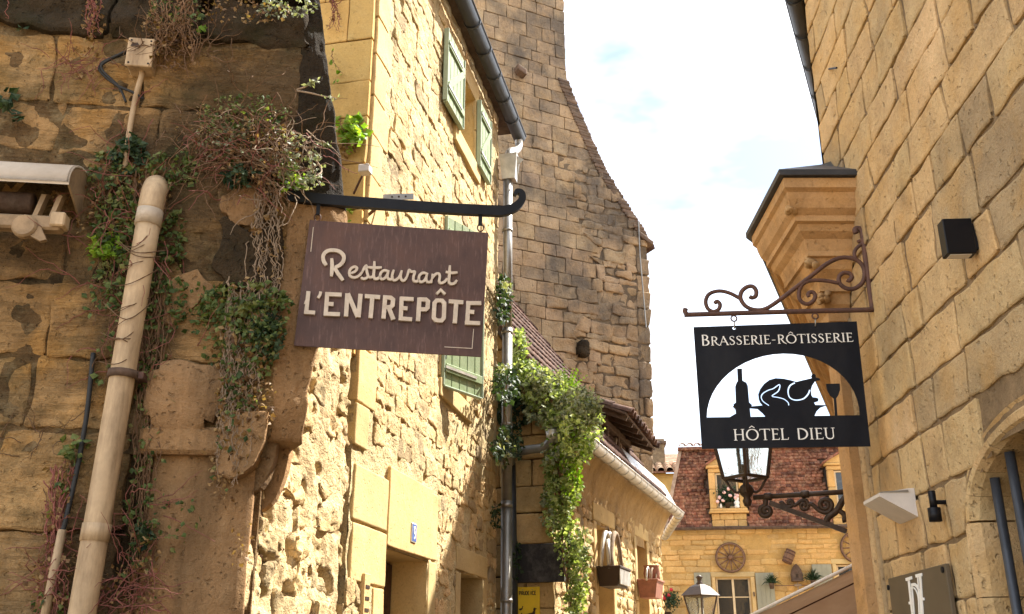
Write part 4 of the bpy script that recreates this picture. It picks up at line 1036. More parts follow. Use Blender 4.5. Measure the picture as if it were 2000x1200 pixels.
# window boxes with iron figures on the street side
def planter(name, label, s0, s1, z0, z1, mat, wl):
    t = thing(name, label, 'planter', FH.pt((s0+s1)/2, z0, .2))
    mb = MB(); mb.hexa([FH.pt(s0+.03,z0,.30), FH.pt(s1-.03,z0,.30), FH.pt(s1-.03,z0,.06), FH.pt(s0+.03,z0,.06), FH.pt(s0,z1,.34), FH.pt(s1,z1,.34), FH.pt(s1,z1,.04), FH.pt(s0,z1,.04)])
    mb.build('trough', mat, t)
    mb = MB().box(FH, s0-.015, s1+.015, z1-.001, z1+.03, .03, .355, .006); mb.build('rim', mat, t)
    return t
p1 = planter('wooden_trough', 'dark window trough with weathered slats below a curved iron handle', 1.80, 2.42, 2.50, 2.72, M_INK, 0)
for i in range(7): MB().box(FH, 1.81+i*.087, 1.885+i*.087, 2.52, 2.71, .33, .345, .004).build('slat', M_ZINCW, p1)
for k in range(2):
    pts = [FH.pt(1.72+.1*k+.72*u, 2.74+.5*math.sin(PI*min(1,u*1.05))**.8-.1*u, .12+.1*k) for u in [i/14 for i in range(15)]]
    MB().tube(pts, [.035-.012*abs(i-7)/7 for i in range(15)], 8).build('curved_handle', M_STEMG if k else M_ZINCW, p1, True)
MB().tube([FH.pt(1.82,2.72,.2), FH.pt(1.79,2.95,.2), FH.pt(1.9,3.08,.18)], .025, 8).build('stake', M_ZINCW, p1, True)
p2 = planter('clay_trough', 'reddish clay window trough at the far window', 4.32, 4.86, 2.50, 2.74, M_TERRA, 0)
for k in range(3): MB().tube([FH.pt(4.38+.16*k+.15*math.cos(a), 2.74+.2*math.sin(a), .2+.04*k) for a in [PI*i/10 for i in range(11)]], .016, 6).build('hoop', M_ZINCW if k < 1 else M_STEMG, p2, True)
MB().lathe(FH.pt(4.66,2.77,.2), [(0,0),(.1,0),(.13,.1),(.11,.2),(.13,.22),(.10,.22)], 14).build('pot', M_TERRA, p2, True)
lh2 = thing('ring_lamp', 'small white ring fitting hanging in window recess of low house', 'lamp', FH.pt(2.55,3.1,.0))
MB().tube([FH.pt(2.55+.09*math.cos(a),3.17+.09*math.sin(a),.05) for a in [2*PI*i/16 for i in range(16)]], .022, 8, closed=True).build('ring', M_WHITE, lh2, True)
MB().tube([FH.pt(2.55,3.26,.05), FH.pt(2.55,3.34,.02)], .008, 6).build('stem', M_IRON, lh2)
# ------------------------------------------------------------------ far house across the end of the street
fh = thing('mansard_house', 'yellow stone house with red mansard roof closing the street', 'house', FD.pt(7, 0, -1))
FW = [(5.46,6.37,1.7,3.70),(8.62,9.5,2.2,4.0)]
def infw(s, z): return any(a < s < b and c < z < d for a, b, c, d in FW)
V, F = mortar_grid(FD, 2.4, 11.5, 0, 4.95, .07, lambda s, z: .004+.012*fbm((s, z, 1.1), 3, 4), infw); obj('wall', V, F, M_DM, fh, True)
MB().box(FD, 2.45, 11.4, 0, 4.94, -4, -.28).build('wall_core', M_DARK, fh)
ms = Masonry(fh, M_D, 300)
SUR = [(5.33,6.50,1.6,3.85),(8.5,9.62,2.1,4.12)]
def em(q, r):
    if random.random() < .22: return
    V, F = stone_geo(FD, q, -.03, random.uniform(.008,.03), .014, .008, 2, 2, 8, .02, .9); ms.put(V, F)
zs = [2.2]
while zs[-1] < 4.85: zs.append(zs[-1]+random.uniform(.12,.24))
courses(FD, zs, lambda z: seg_minus([(3.9, 10.2)], [(a, b) for a, b, c, d in SUR if c-.02 < z < d+.02]), (.2, .75), .016, em, .02, .02)
ms.done()
for (a, b, c, d), rows in zip(FW, (4, 4)):
    for s0, s1, z0, z1 in ((a-.11,a-.005,c-.1,d),(b+.005,b+.11,c-.1,d),(a-.13,b+.13,d+.005,d+.13)):
        V, F = stone_geo(FD, [(s0,z0),(s1,z0),(s1,z1),(s0,z1)], -.05, .03, .012, .003, 2, 4, 6, .004, .5); obj('surround_stone', V, F, M_LA, fh, True)
    mb = MB()
    for (sa, za), (sb, zb) in (((a,c),(a,d)),((b,d),(b,c)),((a,d),(b,d)),((b,c),(a,c))):
        mb.add([FD.pt(sa,za,.01), FD.pt(sb,zb,.01), FD.pt(sb,zb,-.26), FD.pt(sa,za,-.26)], [(0,1,2,3)])
    mb.build('reveal', M_D, fh)
    casement(FD, a+.01, b-.01, c, d-.01, -.10, fh, M_WOODP, 2, rows)
def plainshut(s0, s1, z0, z1):
    sh = MB().box(FD, s0, s1, z0, z1, .03, .06, .006).build('shutter', M_SAGE, fh)
    for z in (z1-.32, z1-1.25):
        if z > z0: MB().box(FD, s0+.04, s1-.03, z, z+.03, .059, .075, .003).build('hinge', M_SAGE, sh)
    n = 4
    for i in range(n): MB().box(FD, s0+(s1-s0)*i/n+.004, s0+(s1-s0)*(i+1)/n-.004, z0+.01, z1-.01, .058, .066).build('board', M_SAGE, sh)
plainshut(4.90,5.33,1.7,3.82); plainshut(6.50,6.97,1.7,3.80); plainshut(7.98,8.48,2.2,4.0)
for s_ in (5.40, 6.43): MB().tube([FD.pt(s_,3.3,.02), FD.pt(s_,3.3,.07), FD.pt(s_,3.2,.07)], .02, 6).build('shutter_catch', M_WOODG, fh)
# mansard roof of small plain tiles
RT_, RZ0, RH, RUN = 0, 4.98, 2.32, .78
def mr(s, k, h=0.0):        # k: 0 eave .. 1 top
    return FD.pt(s, RZ0+RH*k+h*.31, .10-(RUN+.10)*k+h*.95)
MB().add([mr(4.2,0,-.02), mr(11.0,0,-.02), mr(11.0,1,-.02), mr(4.78,1,-.02), FD.pt(4.78,7.3,-4), FD.pt(11,7.3,-4), FD.pt(4.2,RZ0,-4)], [(0,1,2,3),(3,2,5,4),(0,3,4,6)]).build('roof_deck', M_WOODG, fh)
class MRF(Fr): pass
DORM = [(5.44,6.44),(8.62,9.62)]
rt = Masonry(fh, M_TILE, 300, 'tile')
nr = 25
for j in range(nr):
    k0 = j/nr; k1 = (j+1.35)/nr
    s = 4.2+.58*k0-.02+(.08 if j % 2 else 0)
    while s < 10.6:
        wd = random.uniform(.13,.19)
        zt_ = RZ0+RH*k0
        if not any(a-.02 < s+wd/2 < b+.02 and zt_ < 6.9 for a, b in DORM):
            h0 = random.uniform(.03,.055); h1 = .004; ks = random.uniform(-.004,.004)
            a, b = s+.004, s+wd-.004
            top = [mr(a,k0+ks,h0), mr(b,k0+ks+random.uniform(-.002,.002),h0+random.uniform(-.008,.008)), mr(b,min(k1,1.02),h1+.008), mr(a,min(k1,1.02),h1+.008)]
            bot = [mr(a,k0+ks,h0-.022), mr(b,k0+ks,h0-.022)]
            rt.put(top+bot, [(0,1,2,3),(4,5,1,0),(0,3,4),(1,5,2)])
        s += wd
rt.done()
# verge boards and crowning tiles
MB().bar([mr(4.2,0,.04), mr(4.78,1,.04)], .05, .10, FD.n).build('hip_board', M_CANL, fh)
MB().box(FD, 4.7, 11.0, 7.26, 7.36, -.80, -.62, .02).build('string_course', M_TILE, fh)
def cr(s, d, h=0): return FD.pt(s, 7.37+d*.25+h, -.66-d)
s = 4.85
while s < 10.2:
    for j in range(2):
        V, F = canal(s, -.06+j*.3, .4, .095, .08, 0, M_CANL, fh, P=cr); obj('crown_tile', V, F, M_CANL, fh, True)
    s += .21
gutter(FD, 4.1, 10.6, 4.97, .18, .055, M_WOODG, fh, .8)
# dormers
for di, (a, b) in enumerate(DORM):
    zc = 6.62
    d = MB().box(FD, a+.03, b-.03, 4.99, zc, -.9, -.05).build('dormer', M_DARK, fh)
    ms = Masonry(d, M_D, name='dormer_stone')
    def dst(s0, s1, z0, z1, o=.06):
        V, F = stone_geo(FD, [(s0,z0),(s1,z0),(s1,z1),(s0,z1)], -.08, o, .012, .003, 2, 2, 6, .004, .5); ms.put(V, F)
    for s0, s1 in ((a+.04,a+.36),(a+.37,a+.72),(a+.73,b-.04)): dst(s0, s1, 5.0, 5.19)
    for s0, s1 in ((a+.04,a+.25),(a+.26,a+.62),(a+.63,b-.04)): dst(s0, s1, 5.2, 5.36)
    dst(a-.03, b+.03, 5.37, 5.42, .14); dst(a, b, 5.425, 5.50, .10)
    for s0, s1 in ((a+.02,a+.19),(b-.19,b-.02)): dst(s0, s1, 5.51, 6.02, .07); dst(s0, s1, 6.03, 6.48, .07)
    dst(a+.02, b-.02, 6.49, 6.60, .07); dst(a-.03, b+.03, 6.61, 6.68, .12)
    MB().prism([FD.pt(a-.03,6.69,.10), FD.pt(b+.03,6.69,.10), FD.pt((a+b)/2,6.98,.10)], -FD.n*.9).build('pediment', M_D, d)
    for sg in (0, 1):
        e0 = FD.pt(a-.06 if sg == 0 else b+.06, 6.69, .15); e1 = FD.pt((a+b)/2, 7.03, .15)
        MB().bar([e0-FD.n*.5, e1-FD.n*.5], 1.0, .05, FD.n).build('dormer_roof', M_TILE, d)
    ms.done()
    casement(FD, a+.20, b-.20, 5.52, 6.47, -.02, fh, M_WOODP, 1, 1)
# flowers in the dormer window
fp_ = thing('rose_pot', 'dark pot of pale pink roses in the dormer window', 'flower pot', FD.pt(5.93,5.51,.05))
cx = FD.pt(5.92,5.51,.06)
MB().lathe(cx, [(0,0),(.055,0),(.075,.12),(.08,.13),(.06,.13)], 12).build('pot', M_INK, fp_, True)
mb = MB()
for i in range(260):
    p = cx+UP*.36+Vector((random.gauss(0,.12), random.gauss(0,.04), random.gauss(0,.10))); leaf_geo(mb, p, rand_n((0,-1,.3)), .075)
mb.build('foliage', M_IVYD, fp_)
for i in range(9):
    p = FD.hit(*[(1405,972),(1414,962),(1423,955),(1440,968),(1436,972),(1412,978),(1426,968),(1402,980),(1438,963)][i], .14); mb = MB()
    for k in range(3): mb.lathe(p+Vector((random.uniform(-.01,.01),0,random.uniform(-.01,.01))), [(0,.02),(.03,.03),(.048,0),(.03,-.03),(0,-.035)], 8, rand_n((0,-1,.3),.3))
    mb.build('flower', M_PINK, fp_, True)
ws = thing('white_stacked_vase', 'white stacked ceramic ornament beside the pot of roses', 'ornament', FD.pt(6.18,5.51,.06))
MB().lathe(FD.pt(6.17,5.51,.06), [(0,0),(.06,0),(.07,.05),(.05,.08),(.075,.12),(.075,.16),(.045,.19),(.06,.22),(.065,.27),(.03,.32),(0,.33)], 14).build('body', M_WHITE, ws, True)
MB().lathe(FD.pt(6.17,5.51,.06), [(.0,.32),(.05,.33),(.055,.36),(.02,.40),(0,.40)], 12).build('lid', M_WHITE, ws, True)
wj = thing('small_jar', 'small white jar at the left of the dormer window sill', 'jar', FD.pt(5.74,5.51,.06))
MB().lathe(FD.pt(5.74,5.51,.06), [(0,0),(.03,0),(.03,.1),(.02,.12)], 10).build('body', M_WHITE, wj, True); MB().lathe(FD.pt(5.74,5.63,.06), [(.022,0),(.022,.05),(0,.05)], 10).build('lid', M_INK, wj, True)
# cart wheels
def wheel(s, z, r, label):
    t = thing('cart_wheel', label, 'wheel', FD.pt(s, z-r, .06), 'cart wheels hung on the far house')
    c = FD.pt(s, z, .07)
    rim = MB().lathe(c, [(r-.045,-.025),(r,-.025),(r,.025),(r-.045,.025),(r-.045,-.025)], 40, FD.n).build('rim', M_WOOD, t, True)
    MB().lathe(c, [(r,-.028),(r+.012,-.028),(r+.012,.028),(r,.028)], 40, FD.n).build('tyre', M_RUSTIRON, rim, True)
    MB().lathe(c, [(.0,.075),(.035,.075),(.045,.06),(.065,.03),(.065,-.03),(.045,-.05)], 16, FD.n).build('hub', M_WOOD, t, True)
    for i in range(12):
        a = 2*PI*i/12+.05; d = FD.t*math.cos(a)+UP*math.sin(a)
        MB().tube([c+d*.05, c+d*(r-.03)], [.019,.015], 6).build('spoke', M_WOOD, t, True)
wheel(5.886, 4.20, .385, 'weathered wooden cart wheel hung above the far window')
s_, z_ = FD.px(1672,1070); wheel(s_, z_, .41, 'cart wheel half hidden behind the right-hand stone pillar')
# small barrel hung on the wall
bl = thing('small_barrel', 'small brown wooden barrel hung tilted on the far wall', 'barrel', FD.pt(7.4,4.05,.12))
ax = (FD.t*.42+UP*.9).normalized(); c = FD.pt(7.40,4.20,.15)
for i in range(12):
    a0 = 2*PI*i/12; V = []
    e1 = (FD.t*.9-UP*.42).normalized(); e2 = ax.cross(e1); mb = MB()
    pr = [(.115,-.18),(.135,-.06),(.135,.06),(.115,.18)]
    for rr, hh in pr:
        for a in (a0+.02, a0+2*PI/12-.02): V.append(c+ax*hh+(e1*math.cos(a)+e2*math.sin(a))*rr)
    mb.add(V, [(0,1,3,2),(2,3,5,4),(4,5,7,6)]); mb.build('stave', M_WOOD, bl)
for hh in (-.15,-.07,.07,.15): MB().lathe(c, [(.126+.008*(abs(hh) < .1),hh-.016),(.130+.008*(abs(hh) < .1),hh-.016),(.130+.008*(abs(hh) < .1),hh+.016)], 20, ax).build('hoop', M_RUSTIRON, bl, True)
for sg in (-1,1): MB().lathe(c, [(0,sg*.165),(.118,sg*.165)], 16, ax).build('head', M_WOOD, bl)
# pointed bee skep shaped box
bh = thing('bird_house', 'arched brown wooden bird house on the far wall', 'bird house', FD.pt(7.57,3.58,.1))
pr = [(-.14,0),(-.15,.14),(-.12,.26),(-.06,.36),(0,.41),(.06,.36),(.12,.26),(.15,.14),(.14,0)]
MB().prism([FD.pt(7.565+x,3.60+z,.16) for x, z in pr], -FD.n*.14).build('body', M_WOODG, bh)
MB().prism([FD.pt(7.565+x,3.66+z,.164) for x, z in ((-.035,0),(.03,0),(.03,.09),(-.035,.09))], -FD.n*.003).build('entrance', M_INK, bh)
MB().box(FD, 7.42, 7.71, 3.565, 3.60, .02, .24, .006).build('base_board', M_WOODG, bh)
for i in range(5): MB().box(FD, 7.565-.12+i*.05, 7.565-.082+i*.05, 3.76, 3.78, .16, .167).build('slat', M_WOODG, bh)
xb = thing('wooden_cross_rack', 'thin wooden rack with cross piece below the bird house', 'rack', FD.pt(7.57,3.3,.1))
MB().box(FD, 6.98, 8.0, 3.455, 3.475, .08, .10).build('rail', M_WOOD, xb); MB().box(FD, 7.55, 7.58, 3.2, 3.55, .10, .12).build('upright', M_STEMG, xb); MB().box(FD, 7.47, 7.66, 3.44, 3.5, .12, .14, .004).build('plaque', M_STEMG, xb)
def spiky(u, v, label, k=1.0):
    p = FD.hit(u, v, .22); t = thing('spiky_plant', label, 'plant', p, 'spiky plants in pots on the far wall')
    MB().lathe(p-UP*.11, [(0,0),(.05,0),(.07,.13),(.075,.14),(.055,.14)], 10).build('pot', M_WOODG, t, True)
    mb = MB()
    for i in range(90):
        a = random.uniform(0, 2*PI); el = random.uniform(.1, 1.45); L = random.uniform(.2,.34)*k
        d = Vector((math.cos(a)*math.cos(el), math.sin(a)*math.cos(el)*.6-.1, math.sin(el))).normalized(); e = d.orthogonal().normalized()*.012
        q = p+UP*.02; m_ = q+d*L*.6+UP*.02; z_ = q+d*L-UP*(.10*math.cos(el)); mb.add([q-e, q+e, m_+e, m_-e, z_], [(0,1,2,3),(3,2,4)])
    mb.build('foliage', M_IVYD, t)
    MB().tube([p-UP*.05, p-UP*.05-FD.n*.2], .01, 6).build('hook', M_IRON, t)
spiky(1507,1142,'spiky green potted plant left of the bird house'); spiky(1588,1136,'spiky green potted plant right of the bird house', 1.15)
# standard rose
rs = thing('rose_standard', 'small dark rose bush with red flowers against far wall', 'rose bush', FD.hit(1300,1215,.3))
c = FD.hit(1309,1172,.3)
MB().tube([FD.hit(1300,1200,.3), FD.hit(1302,1185,.3), c], .014, 6).build('stem', M_STEM, rs)
MB().lathe(FD.hit(1300,1212,.3), [(0,0),(.12,0),(.15,.2),(.16,.21),(.13,.21)], 12).build('pot', M_INK, rs, True)
mb = MB()
for i in range(420): leaf_geo(mb, c+Vector((random.gauss(0,.12), random.gauss(0,.09), random.gauss(0,.10)+.0)), rand_n((0,-1,.2)), .06)
mb.build('foliage', M_IVYD, rs)
for u, v in ((1297,1165),(1306,1163),(1298,1169),(1311,1152)):
    p = FD.hit(u, v, .42); MB().lathe(p, [(0,.03),(.03,.03),(.05,0),(.03,-.03),(0,-.03)], 8, (0,-1,.2)).build('flower', M_REDP, rs, True)
MB().box(FD, 3.98, 4.42, FD.hit(1300,1212,.3).z-.04, FD.hit(1300,1212,.3).z-.001, 0, .5, .01).build('shelf', M_WOODG, rs)
# neighbour further back on the left
FN = Fr((3.9, 34.0), 95)
nb = thing('background_house', 'sliver of ochre house with pale tiles behind the mansard roof', 'house', FN.pt(.6,0,-1))
MB().box(FN, -2.0, 3.5, 0, 7.75, -4, 0).build('wall', M_Y, nb)
MB().box(FN, .62, .66, 2, 7.72, .0, .03).build('corner_strip', M_D, nb)
def nrp(s, d, h=0): return FN.pt(s, 7.78+d*.35+h, .25-d)
mb = MB().hexa([nrp(-2,0,-.05), nrp(3.5,0,-.05), nrp(3.5,4,-.05), nrp(-2,4,-.05), nrp(-2,0,0), nrp(3.5,0,0), nrp(3.5,4,0), nrp(-2,4,0)]); mb.build('roof_deck', M_TILE, nb)
s = .1
while s < 3.0:
    for j in range(4):
        V, F = canal(s, -.05+j*.36, .45, .14, .12, .0, M_CANL, nb, P=nrp); obj('tile', V, F, M_CANL, nb, True)
    s += .30
ch = MB().box(FN, .95, 1.55, 7.9, 9.2, -1.6, -1.0, .02).build('chimney', M_GM, nb); MB().box(FN, .88, 1.62, 9.0, 9.12, -1.66, -.94, .02).build('chimney_cap', M_LAUZE, ch)
# street lantern on a post
def lantern(t, c, hw0, hw1, h, ang, mat, gl, cap=True):
    """four-sided lantern: c bottom centre, half widths bottom / top, height"""
    a = R_(ang); e1 = Vector((math.cos(a), math.sin(a), 0)); e2 = Vector((-math.sin(a), math.cos(a), 0)); c = Vector(c)
    cs = [(1,1),(-1,1),(-1,-1),(1,-1)]; B = [c+e1*x*hw0+e2*y*hw0 for x, y in cs]; T_ = [c+e1*x*hw1+e2*y*hw1+UP*h for x, y in cs]
    bar = .016+.04*hw0
    fm = MB()
    for i in range(4): fm.tube([B[i], T_[i]], bar*.85, 6)
    for q in (B, T_):
        for i in range(4): fm.tube([q[i], q[(i+1) % 4]], bar*.8, 6)
    f_ = fm.build('frame', mat, t)
    for i in range(4):
        j = (i+1) % 4; MB().add([B[i]+(c-B[i])*.02, B[j]+(c-B[j])*.02, T_[j]+(c+UP*h-T_[j])*.02, T_[i]+(c+UP*h-T_[i])*.02], [(0,1,2,3)]).build('pane', gl, t)
    if cap:
        m_ = MB(); K = [c+e1*x*hw1*1.18+e2*y*hw1*1.18+UP*(h+.005) for x, y in cs]; K2 = [c+e1*x*hw1*.62+e2*y*hw1*.62+UP*(h+hw1*.75) for x, y in cs]; K3 = [c+e1*x*hw1*.3+e2*y*hw1*.3+UP*(h+hw1*.95) for x, y in cs]
        m_.add(K+K2+K3, [(0,1,2,3)]+[(i,(i+1)%4,4+(i+1)%4,4+i) for i in range(4)]+[(4+i,4+(i+1)%4,8+(i+1)%4,8+i) for i in range(4)]+[(11,10,9,8)])
        m_.build('roof', mat, t)
        MB().lathe(c+UP*(h+hw1*.95), [(hw1*.28,0),(hw1*.32,.02),(hw1*.2,.05),(hw1*.22,.11),(hw1*.34,.14),(hw1*.1,.18),(0,.19)], 12).build('chimney', mat, t, True)
sl = thing('street_lantern', 'four-sided street lantern with dark roof in front of far window', 'street lamp', (3.90, 20.75, 0))
r_ = ray(1370,1198); c = r_*(20.6/r_.y)+UP*EYE
lantern(sl, c-UP*.12, .15, .235, .46, 38, M_BRONZE, M_GLASS)
MB().tube([c-UP*.12, Vector((c.x, c.y, 0))], .045, 10).build('post', M_BRONZE, sl)
MB().lathe(c-UP*.12, [(.02,-.14),(.06,-.10),(.09,-.03),(.10,0)], 12).build('collar', M_BRONZE, sl, True)
MB().lathe(c-UP*.12, [(.0,.02),(.03,.03),(.035,.12),(.02,.22),(0,.24)], 10).build('bulb', M_WHITE, sl, True)
# ------------------------------------------------------------------ right house
rh = thing('ashlar_house', 'honey coloured ashlar house filling the right side', 'house', FR.pt(4, 0, -.5))
RE = 5.61
AC, AA, AB, AZ0 = 3.50, .62, .27, 2.15           # arched opening: centre, half width, rise, springing
def arch_z(s, g=0.0):
    k = (s-AC)/(AA+g); return AZ0+(AB+g)*math.sqrt(max(0, 1-k*k))
def arch_w(z, g=0.0):
    if z < .6: return None
    if z <= AZ0: return AA+g
    k = (z-AZ0)/(AB+g)
    return (AA+g)*math.sqrt(1-k*k) if k < 1 else None
V, F = mortar_grid(FR, .4, RE, 0, 7.7, .04, lambda s, z: -.012+.006*fbm((s, z, 4.4), 7, 4), lambda s, z: (lambda w_: w_ is not None and abs(s-AC) < w_+.03)(arch_w(z)))
obj('wall', V, F, M_RM, rh, True)
MB().add([FR.pt(RE,z,o) for z in (0,7.7) for o in (-.028,-.6)], [(0,1,3,2)]).build('end_return', M_RM, rh)
# solid body behind, hollow where the barred window is
mb = MB(); mb.prism([FR.pt(.4,0,-.9), FR.pt(RE-.02,0,-.5), FT.pt(.05,0,-.3), FT.pt(9.2,0,-.3), FT.pt(9.2,0,-5), FR.pt(.4,0,-6)], UP*7.65); mb.build('wall_core', M_DARK, rh)
ZR = [0.9,1.13,1.36,1.60,1.85,2.10,2.35,2.62,2.84,3.08,3.29,3.57,3.78,4.0,4.23,4.44,4.68,4.9,5.14,5.36,5.6,5.83,6.06,6.3,6.52,6.76,7.0,7.24,7.48,7.7]
def segR(z):
    w_ = arch_w(z, .09); return seg_minus([(.9, RE)], [(AC-w_, AC+w_)] if w_ else [])
ms = Masonry(rh, M_R, 300)
def em(q, r):
    w_ = q[1][0]-q[0][0]
    V, F = stone_geo(FR, q, -.07, random.uniform(-.003,.006), .006, .006, max(5, int(w_/.05)), 6, 7, .017, 1.2); ms.put(V, F)
courses(FR, ZR, segR, (.22, .66), .016, em, .022, .004, 1.7)
ms.done()
# moulded ring of the arch and its jamb
n = 9
for i in range(n):
    a0 = PI*i/n+.003; a1 = PI*(i+1)/n-.003; V = []; m = 6
    for k in range(m+1):
        a = a0+(a1-a0)*k/m
        for g, o in ((.0,-.20),(.0,-.035),(.022,.0),(.05,.004),(.07,-.02),(.095,-.005),(.105,-.05)):
            V.append(FR.pt(AC+(AA+g)*math.cos(a), AZ0+(AB+g*1.05)*math.sin(a), o))
    F = []
    for k in range(m):
        for j in range(6): F.append((k*7+j, k*7+j+1, (k+1)*7+j+1, (k+1)*7+j))
    F += [tuple(range(7)), tuple(m*7+j for j in range(6,-1,-1))]
    obj('arch_stone', V, F, M_R, rh, False)
z = AZ0-.008
for h in (.30,.34,.33,.4):
    for sg in (1,-1):
        V = []
        for zz_ in (z-h+.004, z):
            for g, o in ((.0,-.20),(.0,-.035),(.022,.0),(.05,.004),(.07,-.02),(.095,-.005),(.105,-.05)): V.append(FR.pt(AC+sg*(AA+g), zz_, o))
        obj('jamb_stone', V, [(j, j+1, 7+j+1, 7+j) for j in range(6)]+[tuple(range(7)), tuple(range(13,6,-1))], M_R, rh, False)
    z -= h
# deep reveal: far cheek of blocks, vault
FV = Fr(tuple(FR.pt(AC+AA+.002, 0, 0))[:2], 93.7)
MB().box(FV, .10, .92, .6, 2.44, -.3, -.010).build('cheek_core', M_RM, rh)
for z0, z1 in ((.9,1.23),(1.25,1.55),(1.57,1.83),(1.85,2.12),(2.13,2.36)):
    for s0, s1 in (((.18,.52),(.535,.9)) if int(z0*10) % 2 else ((.18,.66),(.675,.9))):
        V, F = stone_geo(FV, [(s0,z0),(s1,z0),(s1,z1),(s0,z1)], -.08, .004, .012, .006, 4, 4, 6, .01, .6); obj('cheek_stone', V, F, M_R, rh, True)
V = []; F = []; m = 24
for o in (-.19,-.92):
    for k in range(m+1): a = PI*k/m; V.append(FR.pt(AC+AA*math.cos(a)*1.0, AZ0+AB*math.sin(a), o))
F = [(k,k+1,m+1+k+1,m+1+k) for k in range(m)]; obj('vault', V, F, M_R, rh, True)
MB().box(FR, AC-AA-.1, AC+AA+.1, .6, 2.5, -1.0, -.92).build('window_back', M_DARK, rh)
MB().add([FR.pt(AC-AA,z,o) for z in (.6,AZ0) for o in (-.19,-.92)], [(0,1,3,2)]).build('near_cheek', M_R, rh)
for i, (u, v) in enumerate(((1962,1050),(1992,1000),(2040,1000))):
    s_ = FR.px(u, v, -.07)[0]; MB().tube([FR.pt(s_,.7,-.07), FR.pt(s_,arch_z(s_)-.004,-.07)], .0195, 10).build('window_bar', M_ZINCD, rh, True)
# vertical roll mouldings at the end of the wall
for s_, rr in ((5.50,.030),(5.43,.018)):
    MB().tube([FR.pt(s_,0,.0), FR.pt(s_,3.5,.0)], rr, 10).build('roll_moulding', M_R, rh, True)
# turned side, with gutter
MB().add([FT.pt(s,z,0) for z in (0,7.6) for s in (0,9.2)], [(0,1,3,2)]).build('turned_wall', M_R, rh)
gutter(FT, .3, 9.3, 7.55, .21, .085, M_ZINCD, rh, .6)
mb = MB().hexa([FT.pt(-.3,7.58,.2), FT.pt(9.3,7.58,.2), FT.pt(9.3,11.0,-4.2), FT.pt(-.3,11.0,-4.2), FT.pt(-.3,7.68,.2), FT.pt(9.3,7.68,.2), FT.pt(9.3,11.1,-4.2), FT.pt(-.3,11.1,-4.2)]); mb.build('roof', M_LAUZE, rh)
mb = MB().hexa([FR.pt(.4,7.7,.15), FR.pt(RE,7.7,.15), FR.pt(RE+1.5,11.0,-4.2), FR.pt(.4,11.0,-4.2), FR.pt(.4,7.8,.15), FR.pt(RE,7.8,.15), FR.pt(RE+1.5,11.1,-4.2), FR.pt(.4,11.1,-4.2)]); mb.build('roof', M_LAUZE, rh)
# corner cornice and pilaster, moulded, running on along the turned side
Pp = [(1.985,5.0),(1.56,5.0),(1.57,5.83),(1.66,5.95),(4.25,12.3)]
tq = FT.pt(7.2,0,.06); Qq = [(2.00,5.50),(1.925,5.50),(1.925,5.68),(1.985,5.73),(tq.x,tq.y)]
LV = [(1.00,4.21),(1.00,4.15),(.94,4.135),(.925,4.10),(.88,4.05),(.80,4.02),(.80,3.985),(.74,3.98),(.70,3.945),(.60,3.915),(.55,3.85),(.55,3.82),(.50,3.815),(.44,3.76),(.33,3.72),(.31,3.67),(.31,3.645),(.26,3.64),(.22,3.58),(.14,3.54),(.13,3.49),(.09,3.485),(.06,3.40),(.0,3.36),(.0,.4)]
mb = MB(); V = []; F = []
for f_, z in LV:
    for (px_, py), (qx, qy) in zip(Pp, Qq): V.append(Vector((qx+(px_-qx)*f_, qy+(py-qy)*f_, z)))
m = 5
for i in range(len(LV)-1):
    for k in range(4): F.append((i*m+k, (i+1)*m+k, (i+1)*m+k+1, i*m+k+1))
obj('cornice', V, F, M_C, rh, False)
# lead cover of the cornice
W_ = Vector((2.0,5.6,4.62)); c0 = [Vector((1.99,4.97,4.215)), Vector((1.53,4.97,4.215)), Vector((1.54,5.86,4.215)), Vector((1.64,5.99,4.215)), Vector((4.25,12.36,4.215))]
c1 = [p+UP*.035 for p in c0]; w2 = Vector((4.8,12.1,4.62))
mb = MB().add(c0+c1+[W_, w2, Vector((2.0,4.97,4.36))], [(0,1,2,3,4),(0,1,6,5),(1,2,7,6),(2,3,8,7),(3,4,9,8),(5,6,10,12),(6,7,10),(7,8,10),(8,9,11,10)])
mb.build('lead_cover', M_ZINCD, rh)
# carved leaves on the mitre of the cornice
for f_, z in ((.84,4.06),(.46,3.80),(.25,3.62)):
    p = Vector((Qq[1][0]+(Pp[1][0]-Qq[1][0])*f_, Qq[1][1]+(Pp[1][1]-Qq[1][1])*f_, z)); mb = MB()
    for k in range(7):
        d = Vector((-.5+random.uniform(-.3,.3), -.7+random.uniform(-.3,.3), random.uniform(-.9,.3))).normalized(); q = p+Vector((random.uniform(-.02,.03), random.uniform(-.02,.03), random.uniform(-.03,.03)))
        mb.lathe(q, [(0,-.03),(.018,-.015),(.024,.01),(.012,.035),(0,.045)], 7, d)
    mb.build('carved_leaf', M_C, rh, True)
MB().tube([FR.hit(1619,135,.0), FR.hit(1634,133,.12)], .006, 6).build('iron_hook', M_IRON, rh)
# unseen tall house, added and shaped to cast the shadow across the left house
tn = thing('shadow_house', 'unseen tall house added to shade the left house', 'house', (6, 13, 0))
FX = Fr((4.76, 11.76), 20.8, -1)
mb = MB().prism([FX.pt(-.6,0,0), FX.pt(2.3,0,0), FX.pt(2.3,12.16,0), FX.pt(0,9.55,0), FX.pt(-.6,8.9,0)], -FX.n*4); mb.build('wall', M_R, tn)
mb = MB().hexa([FX.pt(-.8,8.8,.0), FX.pt(2.3,12.22,.0), FX.pt(2.3,12.22,-4.2), FX.pt(-.8,8.8,-4.2), FX.pt(-.85,8.9,.0), FX.pt(2.28,12.34,.0), FX.pt(2.28,12.34,-4.2), FX.pt(-.85,8.9,-4.2)]); mb.build('roof', M_LAUZE, tn)

